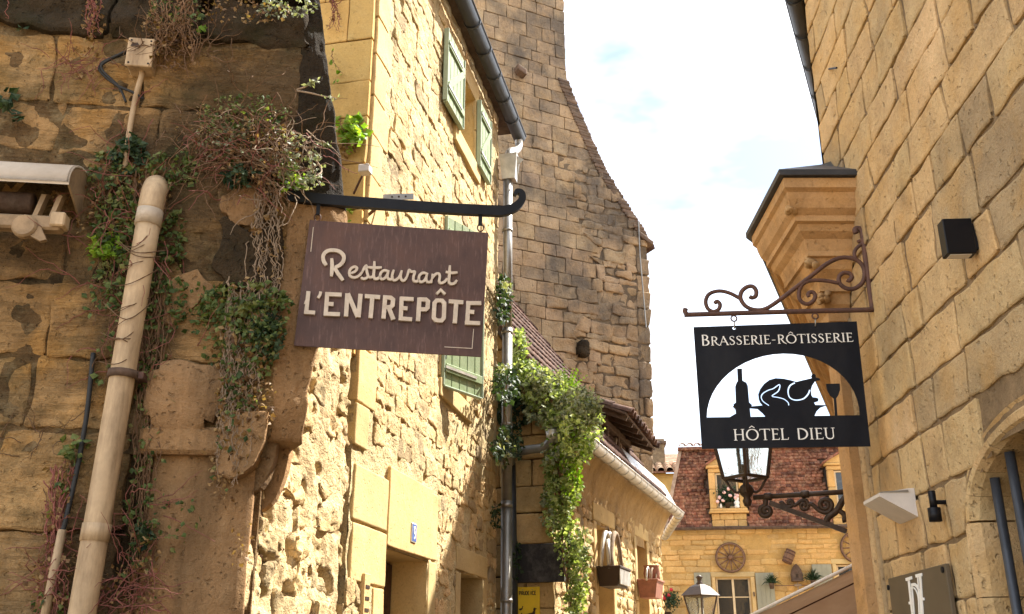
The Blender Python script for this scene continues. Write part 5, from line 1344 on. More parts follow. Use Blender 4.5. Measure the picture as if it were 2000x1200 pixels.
# ------------------------------------------------------------------ fittings on the right house
bx = thing('black_cube_lamp', 'black cube wall lamp on the right ashlar wall', 'wall lamp', FR.pt(3.9,3.2,.08))
sA, zA = FR.px(1912,492); FXs = FR.px(1880,460)
s0 = FR.px(1846,424,.15)[0]; 
s0 = FR.px(1909,460,.0)[0]; z0 = FR.px(1850,492,.125)[1]-.012; z1 = FR.px(1850,422,.125)[1]+.01
MB().box(FR, s0, s0+.062, z0, z1, .012, .128, .003).build('housing', M_BOX, bx)
MB().box(FR, s0+.01, s0+.05, z0+.02, z1-.02, -.01, .013).build('back_plate', M_IRON, bx)
MB().box(FR, s0+.01, s0+.052, z0-.003, z0+.001, .03, .115).build('diffuser', M_WHITEL, bx)
wl = thing('wedge_uplight', 'white wedge shaped uplight on the right wall', 'wall lamp', FR.pt(5.0,2.3,.1))
sa, za = FR.px(1791,985); 
sa = FR.px(1792,1000,0)[0]; zl = FR.px(1788,1012,0)[1]; zh = FR.px(1782,964,0)[1]
mb = MB(); pr = [(0.0,zl),(0.0,zh+.02),(.025,zh+.02),(.17,zl+.115),(.17,zl+.10)]
mb.prism([FR.pt(sa,z,o) for o, z in pr], FR.t*.28); mb.build('housing', M_WHITEL, wl)
mb = MB().prism([FR.pt(sa-.004,z,o) for o, z in ((.03,zh+.012),(.16,zl+.122),(.165,zl+.118),(.03,zh-.0))], FR.t*.288); mb.build('glass_lid', M_ZINC, wl)
bsp = thing('black_spot', 'small black downlight near the arched window', 'wall lamp', FR.pt(4.4,2.2,.05))
s_, z_ = FR.px(1846,990); 
MB().tube([FR.pt(s_,z_-.005,.05), FR.pt(s_,z_-.065,.05)], .028, 14).build('head', M_BOX, bsp, True)
MB().tube([FR.pt(s_,z_+.07,.05), FR.pt(s_,z_-.01,.05)], .016, 12).build('stem', M_BOX, bsp, True)
MB().tube([FR.pt(s_,z_+.02,.05), FR.pt(s_,z_+.02,-.02)], .010, 8).build('fixing', M_BOX, bsp)
pq = thing('monogram_plaque', 'taupe plaque with interlaced white H and D monogram', 'plaque', FR.pt(4.9,1.3,.03))
pa = FR.px(1735,1133,.03); pb_ = FR.px(1846,1098,.03); zt_ = (pa[1]+pb_[1])/2
MB().box(FR, pb_[0], pa[0], zt_-.78, zt_, .012, .032, .003).build('panel', M_TAUPE, pq)
for u, v in ((1736,1148),(1842,1113)):
    s_, z_ = FR.px(u, v, .032); MB().lathe(FR.pt(s_,z_,.031), [(.014,0),(.014,.008),(.0,.009)], 10, FR.n).build('screw', M_IRON, pq)
fc = Face(FR.pt(0, 0, .033), -FR.t, UP); fh_ = lambda u, v: fc.hit(u, v)
k9 = 3.333; Z = lambda x, y: fh_(1720+x/k9, 840+y/k9)
for pts, w_ in (([(185,972),(215,1240)],.026),([(260,945),(278,1240)],.026),([(205,1000),(225,1240)],.012),([(245,955),(258,1235)],.012)):
    mb = MB(); stroke(mb, fc, [Z(*p) for p in pts], w_, 0, .004); mb.build('monogram_stroke', M_LETW, pq)
for pts, w_ in (([(168,975),(206,963)],.014),([(232,952),(272,942)],.014),([(205,1012),(228,1008),(250,1040),(262,1100),(268,1180),(264,1240)],.014),([(188,1128),(206,1122)],.012),([(272,1106),(286,1100)],.012),([(200,1030),(222,1030),(240,1060),(250,1110),(254,1240)],.006)):
    mb = MB(); stroke(mb, fc, catmull([Vector((*Z(*p),0)) for p in pts], 4) if len(pts) > 2 else [Z(*p) for p in pts], w_, 0, .0046); mb.build('monogram_stroke', M_LETW, pq)
# awning below
an = thing('beige_awning', 'beige cloth awning with white edge at the lower right', 'awning', FT.pt(3.2, 1.9, .6))
A0 = FT.pt(2.75, 2.62, .02); n1 = ray(1668,1103)*7.9+UP*EYE; n0 = ray(1455,1208)*8.1+UP*EYE
mb = MB(); V = []; F = []; nu, nv = 18, 60
e = (n1-n0); L_ = FT.t*2.6-UP*.62
for j in range(nv+1):
    for i in range(nu+1):
        u = i/nu; v = j/nv; p = n0-e*.35+e*1.75*u+L_*v
        sag = -.05*math.sin(PI*v)-.045*math.sin(v*26+u*1.5)*(1-.3*u); V.append(p+UP*sag)
for j in range(nv):
    for i in range(nu): F.append((j*(nu+1)+i, j*(nu+1)+i+1, (j+1)*(nu+1)+i+1, (j+1)*(nu+1)+i))
obj('cloth', V, F, M_AWN, an, True)
MB().tube([n0-e*.35, n0+e*1.4], .014, 8).build('edge_cord', M_CORD, an, True)
for vv in (.12,.3,.42,.62,.8):
    MB().tube([n0-e*.35+e*1.75*u+L_*vv+UP*(-.05*math.sin(PI*vv)-.012) for u in [i/8 for i in range(9)]], .006, 6).build('fold_line', M_AWND, an)  # thin dark lines added to draw the shaded folds of the cloth
V = []; 
for i in range(nu+1):
    u = i/nu; p = n0-e*.35+e*1.75*u+L_*.5; V += [p-UP*.03, p-UP*(.11+.02*math.sin(u*9))]
obj('dark_gap_strip', V, [(2*i,2*i+1,2*i+3,2*i+2) for i in range(nu)], M_AWND, an)  # dark strip standing in for the dark gap under the cloth
MB().tube([n0-e*.34+L_*.4-UP*.12, n0+e*1.3+L_*.4-UP*.12], .02, 8).build('arm', M_ZINC, an)
# ------------------------------------------------------------------ restaurant sign, rusty sheet
rsg = thing('restaurant_sign', 'rusty brown hanging sign with raised beige script and capitals', 'sign', (-.7, 5.2, 3.2))
a80 = R_(80); fc = Face(Vector((-1.266,5.04,0)), (math.sin(a80), math.cos(a80), 0), UP)
q = [fc.hit(*p) for p in ((605,430),(954,455),(940,697),(574,675))]
MB().prism([fc.p(x, y, 0) for x, y in q], -fc.n*.012).build('plate', M_RUST, rsg)
LX = Vector(q[0]); 
MB().prism([fc.p(x, y, -.0125) for x, y in ((q[3][0]+.03,q[3][1]+.02),(q[2][0]-.03,q[2][1]+.02),(q[1][0]-.03,q[1][1]-.02),(q[0][0]+.03,q[0][1]-.02))], -fc.n*.012).build('back_frame', M_IRON, rsg)
k1 = 5.5556; Z1 = lambda p: fc.hit(600+p[0]/k1, 470+p[1]/k1)
SCR = [('R', [[(208,278),(178,230),(176,170),(215,127),(280,115),(350,130),(395,175),(390,235),(350,280),(300,302)],[(300,302),(325,355),(390,442)],[(266,205),(270,300),(262,400)]], 36),
 ('e', [[(475,366),(520,345),(540,312),(515,295),(478,312),(456,352),(468,396),(512,412),(560,393),(602,345)]], 25),
 ('s', [[(596,352),(620,305),(640,285),(640,310),(650,360),(658,395),(638,420),(605,425),(585,408)],[(655,400),(690,410),(722,392)]], 25),
 ('t', [[(728,236),(725,320),(720,390),(732,422),(760,424),(795,398)],[(652,300),(735,306),(808,302)]], 27),
 ('a', [[(875,342),(832,335),(797,365),(790,408),(815,430),(850,408),(878,355)],[(882,333),(868,395),(880,426),(908,430),(930,398)]], 25),
 ('u', [[(938,328),(920,390),(926,430),(955,440),(998,405),(1022,342)],[(1024,335),(1012,400),(1026,440),(1055,440),(1082,400)]], 25),
 ('r', [[(1080,405),(1100,340),(1112,333),(1128,350),(1165,350),(1152,400),(1152,440),(1185,455),(1212,430)]], 25),
 ('a', [[(1295,368),(1250,362),(1215,392),(1210,438),(1235,460),(1272,440),(1298,385)],[(1302,362),(1288,420),(1300,457),(1330,460),(1348,440)]], 25),
 ('n', [[(1358,372),(1344,472)],[(1350,425),(1390,376),(1424,370),(1436,400),(1430,450),(1450,472),(1490,455),(1515,420)]], 25),
 ('t', [[(1546,280),(1540,380),(1534,450),(1550,478),(1590,476),(1622,440)],[(1500,350),(1560,362),(1628,356)]], 27)]
for nm, sts, wz in SCR:
    mb = MB()
    for i, st in enumerate(sts):
        p2 = [Z1(p) for p in st]; sp_ = catmull([Vector((*p, 0)) for p in p2], 5) if len(p2) > 2 else [Vector((*p, 0)) for p in p2]
        w_ = wz*1.12/k1*5.5/FPX; ws_ = [w_*(.75+.25*min(1, min(k_, len(sp_)-1-k_)/3)) for k_ in range(len(sp_))]
        stroke(mb, fc, sp_, ws_, .002, .016+i*.0005)
    mb.build('letter', M_LETB, rsg)
PX = lambda p: fc.hit(*p)
BLK = [('L', [[(14,562),(-12,806)],[(-34,786),(86,794)],[(-28,680),(0,688)]], 42), ('apostrophe', [[(146,566),(140,600),(118,634)]], 30),
 ('E', [[(218,572),(200,826)],[(208,592),(374,600)],[(210,698),(286,702)],[(178,806),(356,812)]], 44), ('N', [[(436,586),(420,834)],[(440,586),(548,840)],[(578,592),(556,844)]], 46),
 ('T', [[(624,614),(790,626)],[(706,622),(686,852)]], 46), ('R', [[(846,606),(826,858)],[(840,628),(905,632),(930,652),(925,712),(900,735),(842,735)],[(880,732),(934,868)]], 46),
 ('E', [[(1024,622),(1012,876)],[(1012,640),(1152,648)],[(1020,744),(1086,748)],[(990,856),(1136,866)]], 44), ('P', [[(1216,632),(1200,884)],[(1210,650),(1285,652),(1308,672),(1304,738),(1282,758),(1212,758)]], 46),
 ('O', [[(1430,660),(1462,664),(1485,690),(1480,848),(1456,878),(1425,880),(1392,874),(1370,845),(1378,690),(1402,662),(1430,660)]], 44), ('circumflex', [[(1402,590),(1446,546),(1494,594)]], 28),
 ('T', [[(1534,670),(1690,682)],[(1614,680),(1598,908)]], 46), ('E', [[(1746,668),(1732,922)],[(1738,690),(1884,690)],[(1740,782),(1808,788)],[(1708,902),(1872,908)]], 44)]
for nm, sts, wz in BLK:
    mb = MB(); w_ = wz/k1*5.5/FPX
    for i, st in enumerate(sts): stroke(mb, fc, [Z1(p) for p in st], w_, .002, .018+i*.0005)
    mb.build('letter', M_LETB, rsg)
for pts in ([(925,643),(922,681),(868,678)], [(612,444),(607,492)]):
    mb = MB(); stroke(mb, fc, [PX(p) for p in pts], .004, 0, .002); mb.build('edge_line', M_LETB, rsg)
# bracket: heavy flat bar with curled end
rb = thing('sign_bracket', 'black iron bar with curled tip carrying the rusty sign', 'bracket', fc.p(.0, 4.05, 0))
cl_ = [fc.hit(*p) for p in ((560,383),(640,391),(760,400),(880,408),(960,412),(985,412),(1006,405),(1019,391),(1019,378),(1010,374),(1005,381))]
cv = catmull([Vector((*p, 0)) for p in cl_], 5); wid = [.064 if i < 22 else max(.022, .064-.0016*(i-22)) for i in range(len(cv))]
mb = MB(); stroke(mb, fc, cv, wid, -.022, .012); mb.build('bar', M_IRON, rb)
for u0, v0, v1 in ((622,398,434),(939,414,458)):
    hb = MB(); p0 = fc.hit(u0, v0); p1 = fc.hit(u0-2, v1); stroke(hb, fc, [p0, ((p0[0]+p1[0])/2, p0[1]*.4+p1[1]*.6)], .022, -.012, .002); hb.build('hanger', M_IRON, rb)
    MB().tube([fc.p(p0[0], p0[1]*.45+p1[1]*.55, -.005)+Vector((0,0,-.022))+fc.x*.018*math.cos(a)+UP*.024*math.sin(a) for a in [2*PI*i/14 for i in range(14)]], .004, 6, closed=True).build('ring', M_RUSTIRON, rb, True)

# ------------------------------------------------------------------ brasserie sign, black sheet with cut-outs
hs = thing('brasserie_sign', 'black hanging sign with cut-out wine bottle roast bird and glass', 'sign', (1.4, 5.05, 2.65))
a95 = R_(95); o95 = FR.pt(5.013, 0, 0); fb = Face(o95, (math.sin(a95), math.cos(a95), 0), UP)
k2 = 4.0; Z2 = lambda p: fb.hit(1340+p[0]/k2, 600+p[1]/k2)
def ribbon_outline(pts, w):
    P = catmull([Vector((*p, 0)) for p in pts], 4); Lf = []; Rt = []
    for i in range(len(P)):
        t = (P[min(i+1,len(P)-1)]-P[max(i-1,0)]).normalized(); nn = Vector((-t.y, t.x, 0)); Lf.append(P[i]+nn*w/2); Rt.append(P[i]-nn*w/2)
    return Lf+Rt[::-1]
outer = [Z2(p) for p in ((58,156),(1333,112),(1442,1088),(124,1108))]
hole1 = [(162,862)]
for i in range(1, 24):
    a = PI-PI*i/24; hole1.append((760+598*math.cos(a), 854-10*math.cos(a)*1.0-492*math.sin(a)))
hole1 += [(1358,845),(1183,847),(1174,714),(1190,690),(1204,645),(1200,598),(1095,600),(1104,650),(1126,690),(1156,714),(1164,848),(1004,850),(1020,815),(1050,785),(1102,766),(1010,765),(1000,745),(1033,735),(1035,715),(1015,707),(990,705),(980,690),(975,650),(985,615),(1010,578),(1048,570),(1045,560),(1013,548),(1013,530),(1000,520),(985,525),(978,540),(985,555),(910,572),(860,585),(820,572),(760,560),(700,556),(650,570),(610,600),(580,640),(565,680),(570,720),(580,745),(600,768),(512,776),(515,765),(493,745),(482,615),(470,590),(441,575),(437,480),(400,481),(405,575),(395,590),(385,620),(390,745),(370,760),(385,785),(392,830),(340,860)]
hole2 = [(498,790),(560,795),(600,830),(622,856),(505,858)]
cut1 = ribbon_outline([(648,768),(602,735),(588,700),(604,672),(645,648),(682,636),(732,604),(722,655),(672,694),(715,704),(765,718),(798,745),(803,768)], 9)
cut2 = ribbon_outline([(852,590),(814,612),(798,652),(806,698),(832,720),(872,726),(920,714),(954,680),(968,645)], 11)
dot = [(375+13*math.cos(2*PI*i/14), 165+12*math.sin(2*PI*i/14)) for i in range(14)]
def plate_from_loops(name, loops, face, o, th, mat, parent):
    cu = bpy.data.curves.new(name, 'CURVE'); cu.dimensions = '2D'; cu.fill_mode = 'BOTH'; cu.extrude = th/2
    for lp in loops:
        sp_ = cu.splines.new('POLY'); sp_.points.add(len(lp)-1); sp_.use_cyclic_u = True
        for p_, c_ in zip(sp_.points, lp): p_.co = (c_[0], c_[1], 0, 1)
    to = bpy.data.objects.new(name+'_tmp', cu); me = bpy.data.meshes.new_from_object(to)
    V = [face.p(v.co.x, v.co.y, v.co.z+o) for v in me.vertices]; F = [tuple(p_.vertices) for p_ in me.polygons]
    bpy.data.objects.remove(to); bpy.data.curves.remove(cu); bpy.data.meshes.remove(me)
    return obj(name, V, F, mat, parent)
pl = plate_from_loops('plate', [outer]+[[Z2((p[0], p[1])) for p in lp] for lp in (hole1, hole2, cut1, cut2, dot)], fb, -.004, .008, M_BLACK, hs)
# lettering: capitals with thick and thin strokes and small serifs
TK, TN = .15, .065
def sf(x, y, w_=.26): return ([(x-w_/2, y), (x+w_/2, y)], .05)
GL = {'I': (.34, [([(.17,0),(.17,1)],TK), sf(.17,.02), sf(.17,.98)]),
 'H': (.88, [([(.16,0),(.16,1)],TK), ([(.72,0),(.72,1)],TK), ([(.16,.52),(.72,.52)],TN), sf(.16,.02), sf(.16,.98), sf(.72,.02), sf(.72,.98)]),
 'T': (.78, [([(.39,0),(.39,1)],TK), ([(.02,.965),(.76,.965)],TN), ([(.03,.98),(.01,.82)],.05), ([(.75,.98),(.77,.82)],.05), sf(.39,.02)]),
 'E': (.62, [([(.16,0),(.16,1)],TK), ([(.16,.965),(.54,.965)],TN), ([(.16,.52),(.46,.52)],TN), ([(.16,.035),(.58,.035)],TN), ([(.54,.99),(.55,.84)],.045), ([(.58,.01),(.61,.18)],.045), ([(.46,.60),(.46,.44)],.04), sf(.14,.02,.2), sf(.14,.98,.2)]),
 'L': (.60, [([(.16,0),(.16,1)],TK), ([(.16,.035),(.56,.035)],TN), ([(.56,.01),(.60,.2)],.05), sf(.16,.98), sf(.14,.02,.2)]),
 'D': (.88, [([(.16,0),(.16,1)],TK), (arc(.28,.5,.52,.47,90,-90,14),[.07]+[.10,.12,.14,.15,.16,.165,.17,.165,.16,.15,.14,.12,.10]+[.07]), ([(.1,.97),(.3,.97)],TN), ([(.1,.03),(.3,.03)],TN)]),
 'O': (.98, [(arc(.49,.5,.42,.47,90,450,28),[.07+.09*abs(math.cos(R_(90+360*i/28))) for i in range(29)])]),
 'U': (.86, [([(.15,1),(.15,.32)],TK), ([(.15,.36),(.17,.18),(.27,.06),(.42,.03),(.57,.06),(.67,.18),(.69,.36)],.10), ([(.69,.3),(.69,1)],.085), sf(.15,.98), sf(.69,.98)]),
 'R': (.74, [([(.16,0),(.16,1)],TK), (arc(.30,.745,.27,.225,90,-90,10),[.06,.08,.11,.13,.14,.145,.14,.13,.11,.08,.06]), ([(.14,.97),(.31,.97)],TN), ([(.16,.52),(.31,.52)],TN), ([(.36,.52),(.56,.16),(.82,-.04)],[.13,.13,.06]), sf(.16,.02)]),
 'B': (.68, [([(.16,0),(.16,1)],TK), (arc(.28,.755,.24,.215,90,-90,10),[.06,.08,.11,.13,.14,.145,.14,.13,.11,.08,.06]), (arc(.30,.285,.29,.255,90,-90,10),[.06,.08,.11,.14,.15,.155,.15,.14,.11,.08,.06]), ([(.12,.97),(.29,.97)],TN), ([(.16,.54),(.3,.54)],TN), ([(.12,.03),(.31,.03)],TN)]),
 'A': (.84, [([(.06,0),(.40,1.0)],.075), ([(.38,1.0),(.78,0)],TK), ([(.18,.36),(.62,.36)],TN), sf(.06,.02,.2), sf(.78,.02,.24)]),
 'S': (.58, [([(.46,.82),(.38,.93),(.26,.965),(.15,.92),(.09,.80),(.13,.67),(.27,.56),(.41,.44),(.48,.30),(.45,.14),(.34,.045),(.20,.035),(.08,.12)],[.05,.06,.07,.08,.10,.13,.16,.16,.13,.10,.08,.07,.06]), ([(.46,.94),(.465,.76)],.045), ([(.075,.26),(.08,.06)],.045)]),
 '-': (.5, [([(.08,.42),(.40,.42)],.07)]), '^': (0, [([(-.20,1.10),(0,1.27),(.20,1.10)],.07)])}
def text(face, s, p0, p1, hpx, big=None, mat=M_LETW, parent=None):
    """p0,p1: baseline ends in the sign plane"""
    P0 = Vector((*p0, 0)); P1 = Vector((*p1, 0)); items = []; x = 0
    for i, ch in enumerate(s):
        if ch == ' ': x += .55; continue
        if ch == '^': continue
        k = big.get(i, 1.0) if big else 1.0
        items.append((ch, x, k, s[i+1:i+2] == '^')); x += (GL[ch][0]+.07)*k
    tot = x-.07; e = (P1-P0); L_ = e.length; e = e/L_; up = Vector((-e.y, e.x, 0)); sx = L_/tot
    for ch, x, k, circ in items:
        mb = MB(); j = 0
        def put(st, w_, dx=0.0):
            nonlocal j
            pts = [P0+e*(x+(p[0]+dx)*k)*sx+up*(p[1]*hpx*k) for p in st]
            sc = (sx+hpx)/2*k*.8; stroke(mb, face, pts, [q_*sc for q_ in w_] if isinstance(w_, list) else w_*sc, .0, .003+j*.0002); j += 1
        for st, w_ in GL[ch][1]: put(st, w_)
        if circ:
            for st, w_ in GL['^'][1]: put(st, w_, GL[ch][0]/2)
        mb.build('letter', mat, parent)
b0 = Z2((118,304)); b1 = Z2((1306,272)); h1 = (Vector(Z2((400,222)))-Vector(Z2((402,292)))).length
text(fb, 'BRASSERIE-RO^TISSERIE', b0, b1, h1, {0: 1.22}, M_LETW, hs)
b0 = Z2((372,1044)); b1 = Z2((1172,1032)); h1 = (Vector(Z2((640,952)))-Vector(Z2((642,1040)))).length
text(fb, 'HO^TEL DIEU', b0, b1, h1, None, M_LETW, hs)
# scrolled iron bracket
hb = thing('scroll_bracket', 'rusty scrolled iron bracket carrying the black sign', 'bracket', fb.p(0, 3.4, 0))
Z3 = lambda p: fb.hit(1300+p[0]/2.5, 420+p[1]/2.5)
def iron(pts, r, name='scroll', k=6, t=hb, face=fb, zf=Z3, mat=None, o=0.0):
    cv = catmull([Vector((*zf(p), 0)) for p in pts], k)
    return MB().tube([face.p(p.x, p.y, o) for p in cv], r, 8).build(name, mat or M_RUSTIRON, t, True)
iron([(930,90),(925,73),(941,66),(957,78),(964,110),(985,270),(1012,468)], .016, 'wall_bar')
iron([(98,458),(95,472),(105,486),(130,487),(560,474),(1024,463)], .014, 'arm')
iron([(240,432),(252,422),(266,438),(258,462),(232,472),(205,456),(196,420),(214,386),(260,372),(312,382),(366,410)], .0115)
iron([(410,398),(422,405),(440,396),(442,370),(425,350),(398,352),(372,374),(366,408),(390,445),(432,463),(484,460),(545,424),(640,352),(722,290),(792,236),(860,209),(922,216),(960,246),(972,290),(960,332),(922,360),(880,358),(850,334),(848,302),(870,283),(899,287),(909,305),(897,321),(886,316)], .0125)
iron([(846,334),(784,322),(722,320),(680,331),(656,360),(651,400),(666,426),(696,435),(724,416),(730,391),(714,376),(696,386),(700,400)], .0115)
iron([(938,133),(950,128),(958,140),(930,166),(922,196),(936,226)], .0105)
for p, q_ in (((332,488),(336,552)),((728,476),(730,540))):
    a = Vector((*Z3(p), 0)); b = Vector((*Z3(q_), 0)); r_ = .016
    MB().tube([fb.p(a.x+r_*math.cos(t_), a.y-.022+r_*math.sin(t_), 0) for t_ in [2*PI*i/16 for i in range(16)]], .0045, 6, closed=True).build('ring', M_RUSTIRON, hb, True)
    MB().tube([fb.p(a.x, a.y-.036, .003), fb.p(b.x, b.y-.005, .003)], .004, 6).build('hook', M_ZINC, hb, True)

# ------------------------------------------------------------------ wall lantern on its scrolled arm
wl_ = thing('wall_lantern', 'large bronze wall lantern hanging below the black sign', 'lantern', FT.pt(3.5,3.0,1.3))
fl = Face(FT.pt(3.5,0,0), -FT.n, UP); Z4 = lambda p: fl.hit(1380+p[0]/6.0, 860+p[1]/6.0)
x0 = fl.hit(1458,960)[0]; zb = fl.hit(1458,938)[1]+.02
lc = fl.p(x0, zb, 0)
lantern(wl_, lc, .145, .195, .38, 34, M_BRONZE, M_GLASS)
kn = fl.p(x0, fl.hit(1460,962)[1], 0)
MB().lathe(kn, [(0,-.14),(.03,-.13),(.045,-.08),(.03,-.05),(.06,-.02),(.075,.02),(.055,.06),(.03,.08),(.02,.12)], 12).build('knob', M_BRONZE, wl_, True)
for i in range(4):
    a = R_(34+45+90*i); d = Vector((math.cos(a), math.sin(a), 0))
    MB().tube(catmull([kn+UP*.03+d*.03, kn+d*.09+UP*.0, kn+d*.14+UP*.04, lc+d*.18+UP*-.03, lc+d*.205], 5), .012, 8).build('leg', M_BRONZE, wl_, True)
MB().lathe(lc+UP*.02, [(.0,.12),(.012,.11),(.016,.05),(.025,.03),(.025,.0)], 12).build('burner', M_BRONZE, wl_, True)
la = thing('lantern_arm', 'ornate bronze scroll arm holding the wall lantern', 'bracket', FT.pt(3.5,2.9,.3))
xw = .0
zb1 = fl.hit(1475,972)[1]
MB().tube([fl.p(x0+.06, zb1, 0), fl.p(-.0, zb1, 0)], .024, 12).build('arm', M_BRONZE, la, True)
for u in (1500,1573): 
    xx = fl.hit(u,970)[0]; MB().lathe(fl.p(xx,zb1,0), [(.024,-.04),(.036,-.03),(.036,.03),(.024,.04)], 12, fl.x).build('collar', M_BRONZE, la, True)
def liron(pts, r, name='scroll'): return iron(pts, r, name, 5, la, fl, Z4)
for pts, r in (([(690,690),(690,760),(640,790),(628,840),(660,885),(715,885),(748,845),(735,800),(695,795),(672,825),(690,855),(715,840)], .024),
   ([(860,745),(885,730),(905,755),(950,780),(1000,770),(1012,735),(990,705),(962,715),(960,745),(985,745)], .018),
   ([(1020,770),(1070,740),(1110,710),(1160,705),(1190,745),(1180,800),(1130,810),(1105,770),(1130,735),(1155,755),(1140,780)], .018),
   ([(1190,760),(1230,750),(1280,790),(1330,830),(1400,850),(1450,820),(1470,760),(1440,705),(1380,695),(1335,730),(1345,790),(1400,805),(1430,770),(1405,735),(1380,755)], .021),
   ([(1400,960),(1430,900),(1500,850),(1550,790),(1600,700),(1660,640)], .030), ([(1560,830),(1610,870),(1620,930),(1590,940)], .024)):
    o_ = liron(pts, r); o_.data.materials[0] = M_BRONZE
b0 = Vector(Z4((740,735))); b1 = Vector(Z4((1640,1070)))
MB().bar([fl.p(b0.x,b0.y,0), fl.p(b1.x,b1.y,0)], .05, .045, fl.n).build('strut', M_BRONZE, la)
MB().box(FT, 3.42, 3.58, 2.55, 3.35, .0, .04, .01).build('wall_plate', M_BRONZE, la)
# ------------------------------------------------------------------ plants
def grow(name, label, cat, base, blobs=(), strands=(), mat=M_IVY, stem=M_STEM, size=.04, group=None, fr=FF, extra=()):
    """blobs: (u, v, ru, rv, n, o_mean, o_sd[, size, mat]); strands: (list of px, o, radius, leaves per strand, spread)"""
    t = thing(name, label, cat, base, group)
    mats = {}
    def fol(m): return mats.setdefault(m.name, (m, MB()))[1]
    for b in blobs:
        u, v, ru, rv, n, om, osd = b[:7]; sz = b[7] if len(b) > 7 else size; m = b[8] if len(b) > 8 else mat
        f_ = b[9] if len(b) > 9 else fr
        n = int(n*(1.7 if f_ is FF else 1.15)); sz *= .85 if f_ is FF else 1.0
        for i in range(n):
            r = math.sqrt(random.random()); a = random.uniform(0, 2*PI)
            # uneven: cluster the leaves
            uu = u+ru*r*math.cos(a); vv = v+rv*r*math.sin(a)
            kk = mnoise.noise(Vector((uu*.045, vv*.045, len(mats)*3.1)))
            if kk < random.uniform(-.45,.12): continue
            o = max(.012, random.gauss(om*(1-.35*r), osd)); p = f_.hit(uu, vv, o)
            leaf_geo(fol(m), p, rand_n(f_.n*.8+UP*.45), sz*random.uniform(.6,1.3), random.uniform(.65,.95))
    sm = MB(); bare = False
    for st in strands:
        pts, o, r, nl, spr = st[:5]; f_ = st[6] if len(st) > 6 else fr; m = st[5] if len(st) > 5 and st[5] else mat
        P = [f_.hit(u, v, o+random.uniform(-.008,.02)) for u, v in pts]
        C = catmull(P, 6); C = [c+Vector((random.gauss(0,.006), random.gauss(0,.006), random.gauss(0,.004))) for c in C]
        sm.tube(C, [r*(1-.6*i/len(C)) for i in range(len(C))], 5, cap=False); bare = True
        for i in range(nl):
            c = random.choice(C); leaf_geo(fol(m), c+Vector((random.gauss(0,spr), random.gauss(0,spr), random.gauss(0,spr))), rand_n(f_.n+UP*.3), size*random.uniform(.55,1.2), random.uniform(.65,.95))
    if bare: sm.build('stems', stem, t, kind='stuff')
    for m, mb in mats.values():
        if mb.v: mb.build('foliage', m, t, kind='stuff')
    return t
def rstrand(u0, v0, u1, v1, k=5, w=10): 
    return [(u0+(u1-u0)*i/k+(random.uniform(-w,w) if 0 < i < k else 0), v0+(v1-v0)*i/k) for i in range(k+1)]
def twigs(t, cpx, n, o, L, mat, fr=FF, spread=(60,40), name='twigs', r=.0035, grav=.02, bias=(0,-.3,-.1), step=None):
    mb = MB()
    for i in range(n):
        u = random.gauss(cpx[0], spread[0]/2); v = random.gauss(cpx[1], spread[1]/2)
        p = fr.hit(u, v, random.uniform(.0, o)); d = rand_n(bias, .8)
        m = random.randint(6, 12)
        C = wander(p, d, m, L/m, .28, grav)
        C = [c if (c-fr.P).dot(fr.n) > .005 else c+fr.n*(.01-(c-fr.P).dot(fr.n)) for c in C]
        mb.tube(C, [r*(1-.6*j/m) for j in range(m+1)], 4, cap=False)
    mb.build(name, mat, t, kind='stuff')
P_ = lambda u, v: FF.hit(u, v, .02)
t = grow('creeper', 'leafy creeper around the top of the fat drainpipe', 'creeper', P_(250,420),
  [(215,350,48,60,150,.05,.02),(250,300,32,34,150,.05,.02,.05,M_IVYD),(230,450,55,75,330,.05,.025),(205,480,35,25,90,.06,.03,.05,M_BRIGHT),(335,330,60,40,150,.04,.02),(335,470,26,60,120,.05,.02),(255,560,60,70,150,.05,.02),(335,590,28,60,90,.05,.02),(270,400,70,70,170,.04,.02,.03,M_DRYL),(150,400,50,60,90,.03,.02,.035,M_DRYL)],
  [(rstrand(random.uniform(175,330), random.uniform(300,420), random.uniform(170,340), random.uniform(560,760), 6, 12), .03, .004, 14, .02) for _ in range(30)], M_IVY, M_STEM, .042)
t2 = MB()
for _ in range(14):
    v0 = random.uniform(430,760); t2.tube(catmull([FF.hit(random.uniform(225,250)-(v0-430)*.16, v0+random.uniform(-20,30), .10), FF.hit(275-(v0-430)*.16, v0+random.uniform(-10,20), .20), FF.hit(random.uniform(310,335)-(v0-430)*.16, v0+random.uniform(-40,20), .11)], 6), .0025, 4)
t2.build('clinging_stems', M_STEM, t, kind='stuff')
twigs(t, (250,480), 70, .06, .35, M_STEMR, spread=(110,220), r=.003, grav=.05)
t = grow('creeper', 'thin trailing stems right of the fat drainpipe', 'creeper', P_(290,900),
  [(295,760,25,80,50,.04,.02),(275,1000,30,120,60,.04,.02),(280,1100,30,70,40,.05,.02,.04,M_DRYL),(283,1040,14,22,34,.06,.02,.05,M_IVYD),(330,1010,60,60,26,.05,.02)],
  [(rstrand(random.uniform(275,330), random.uniform(500,700), random.uniform(240,300), random.uniform(1000,1240), 8, 9), .03, .0035, 10, .02) for _ in range(16)], M_IVY, M_STEM, .036)
twigs(t, (270,1080), 26, .05, .3, M_STEMR, spread=(70,150), r=.003)
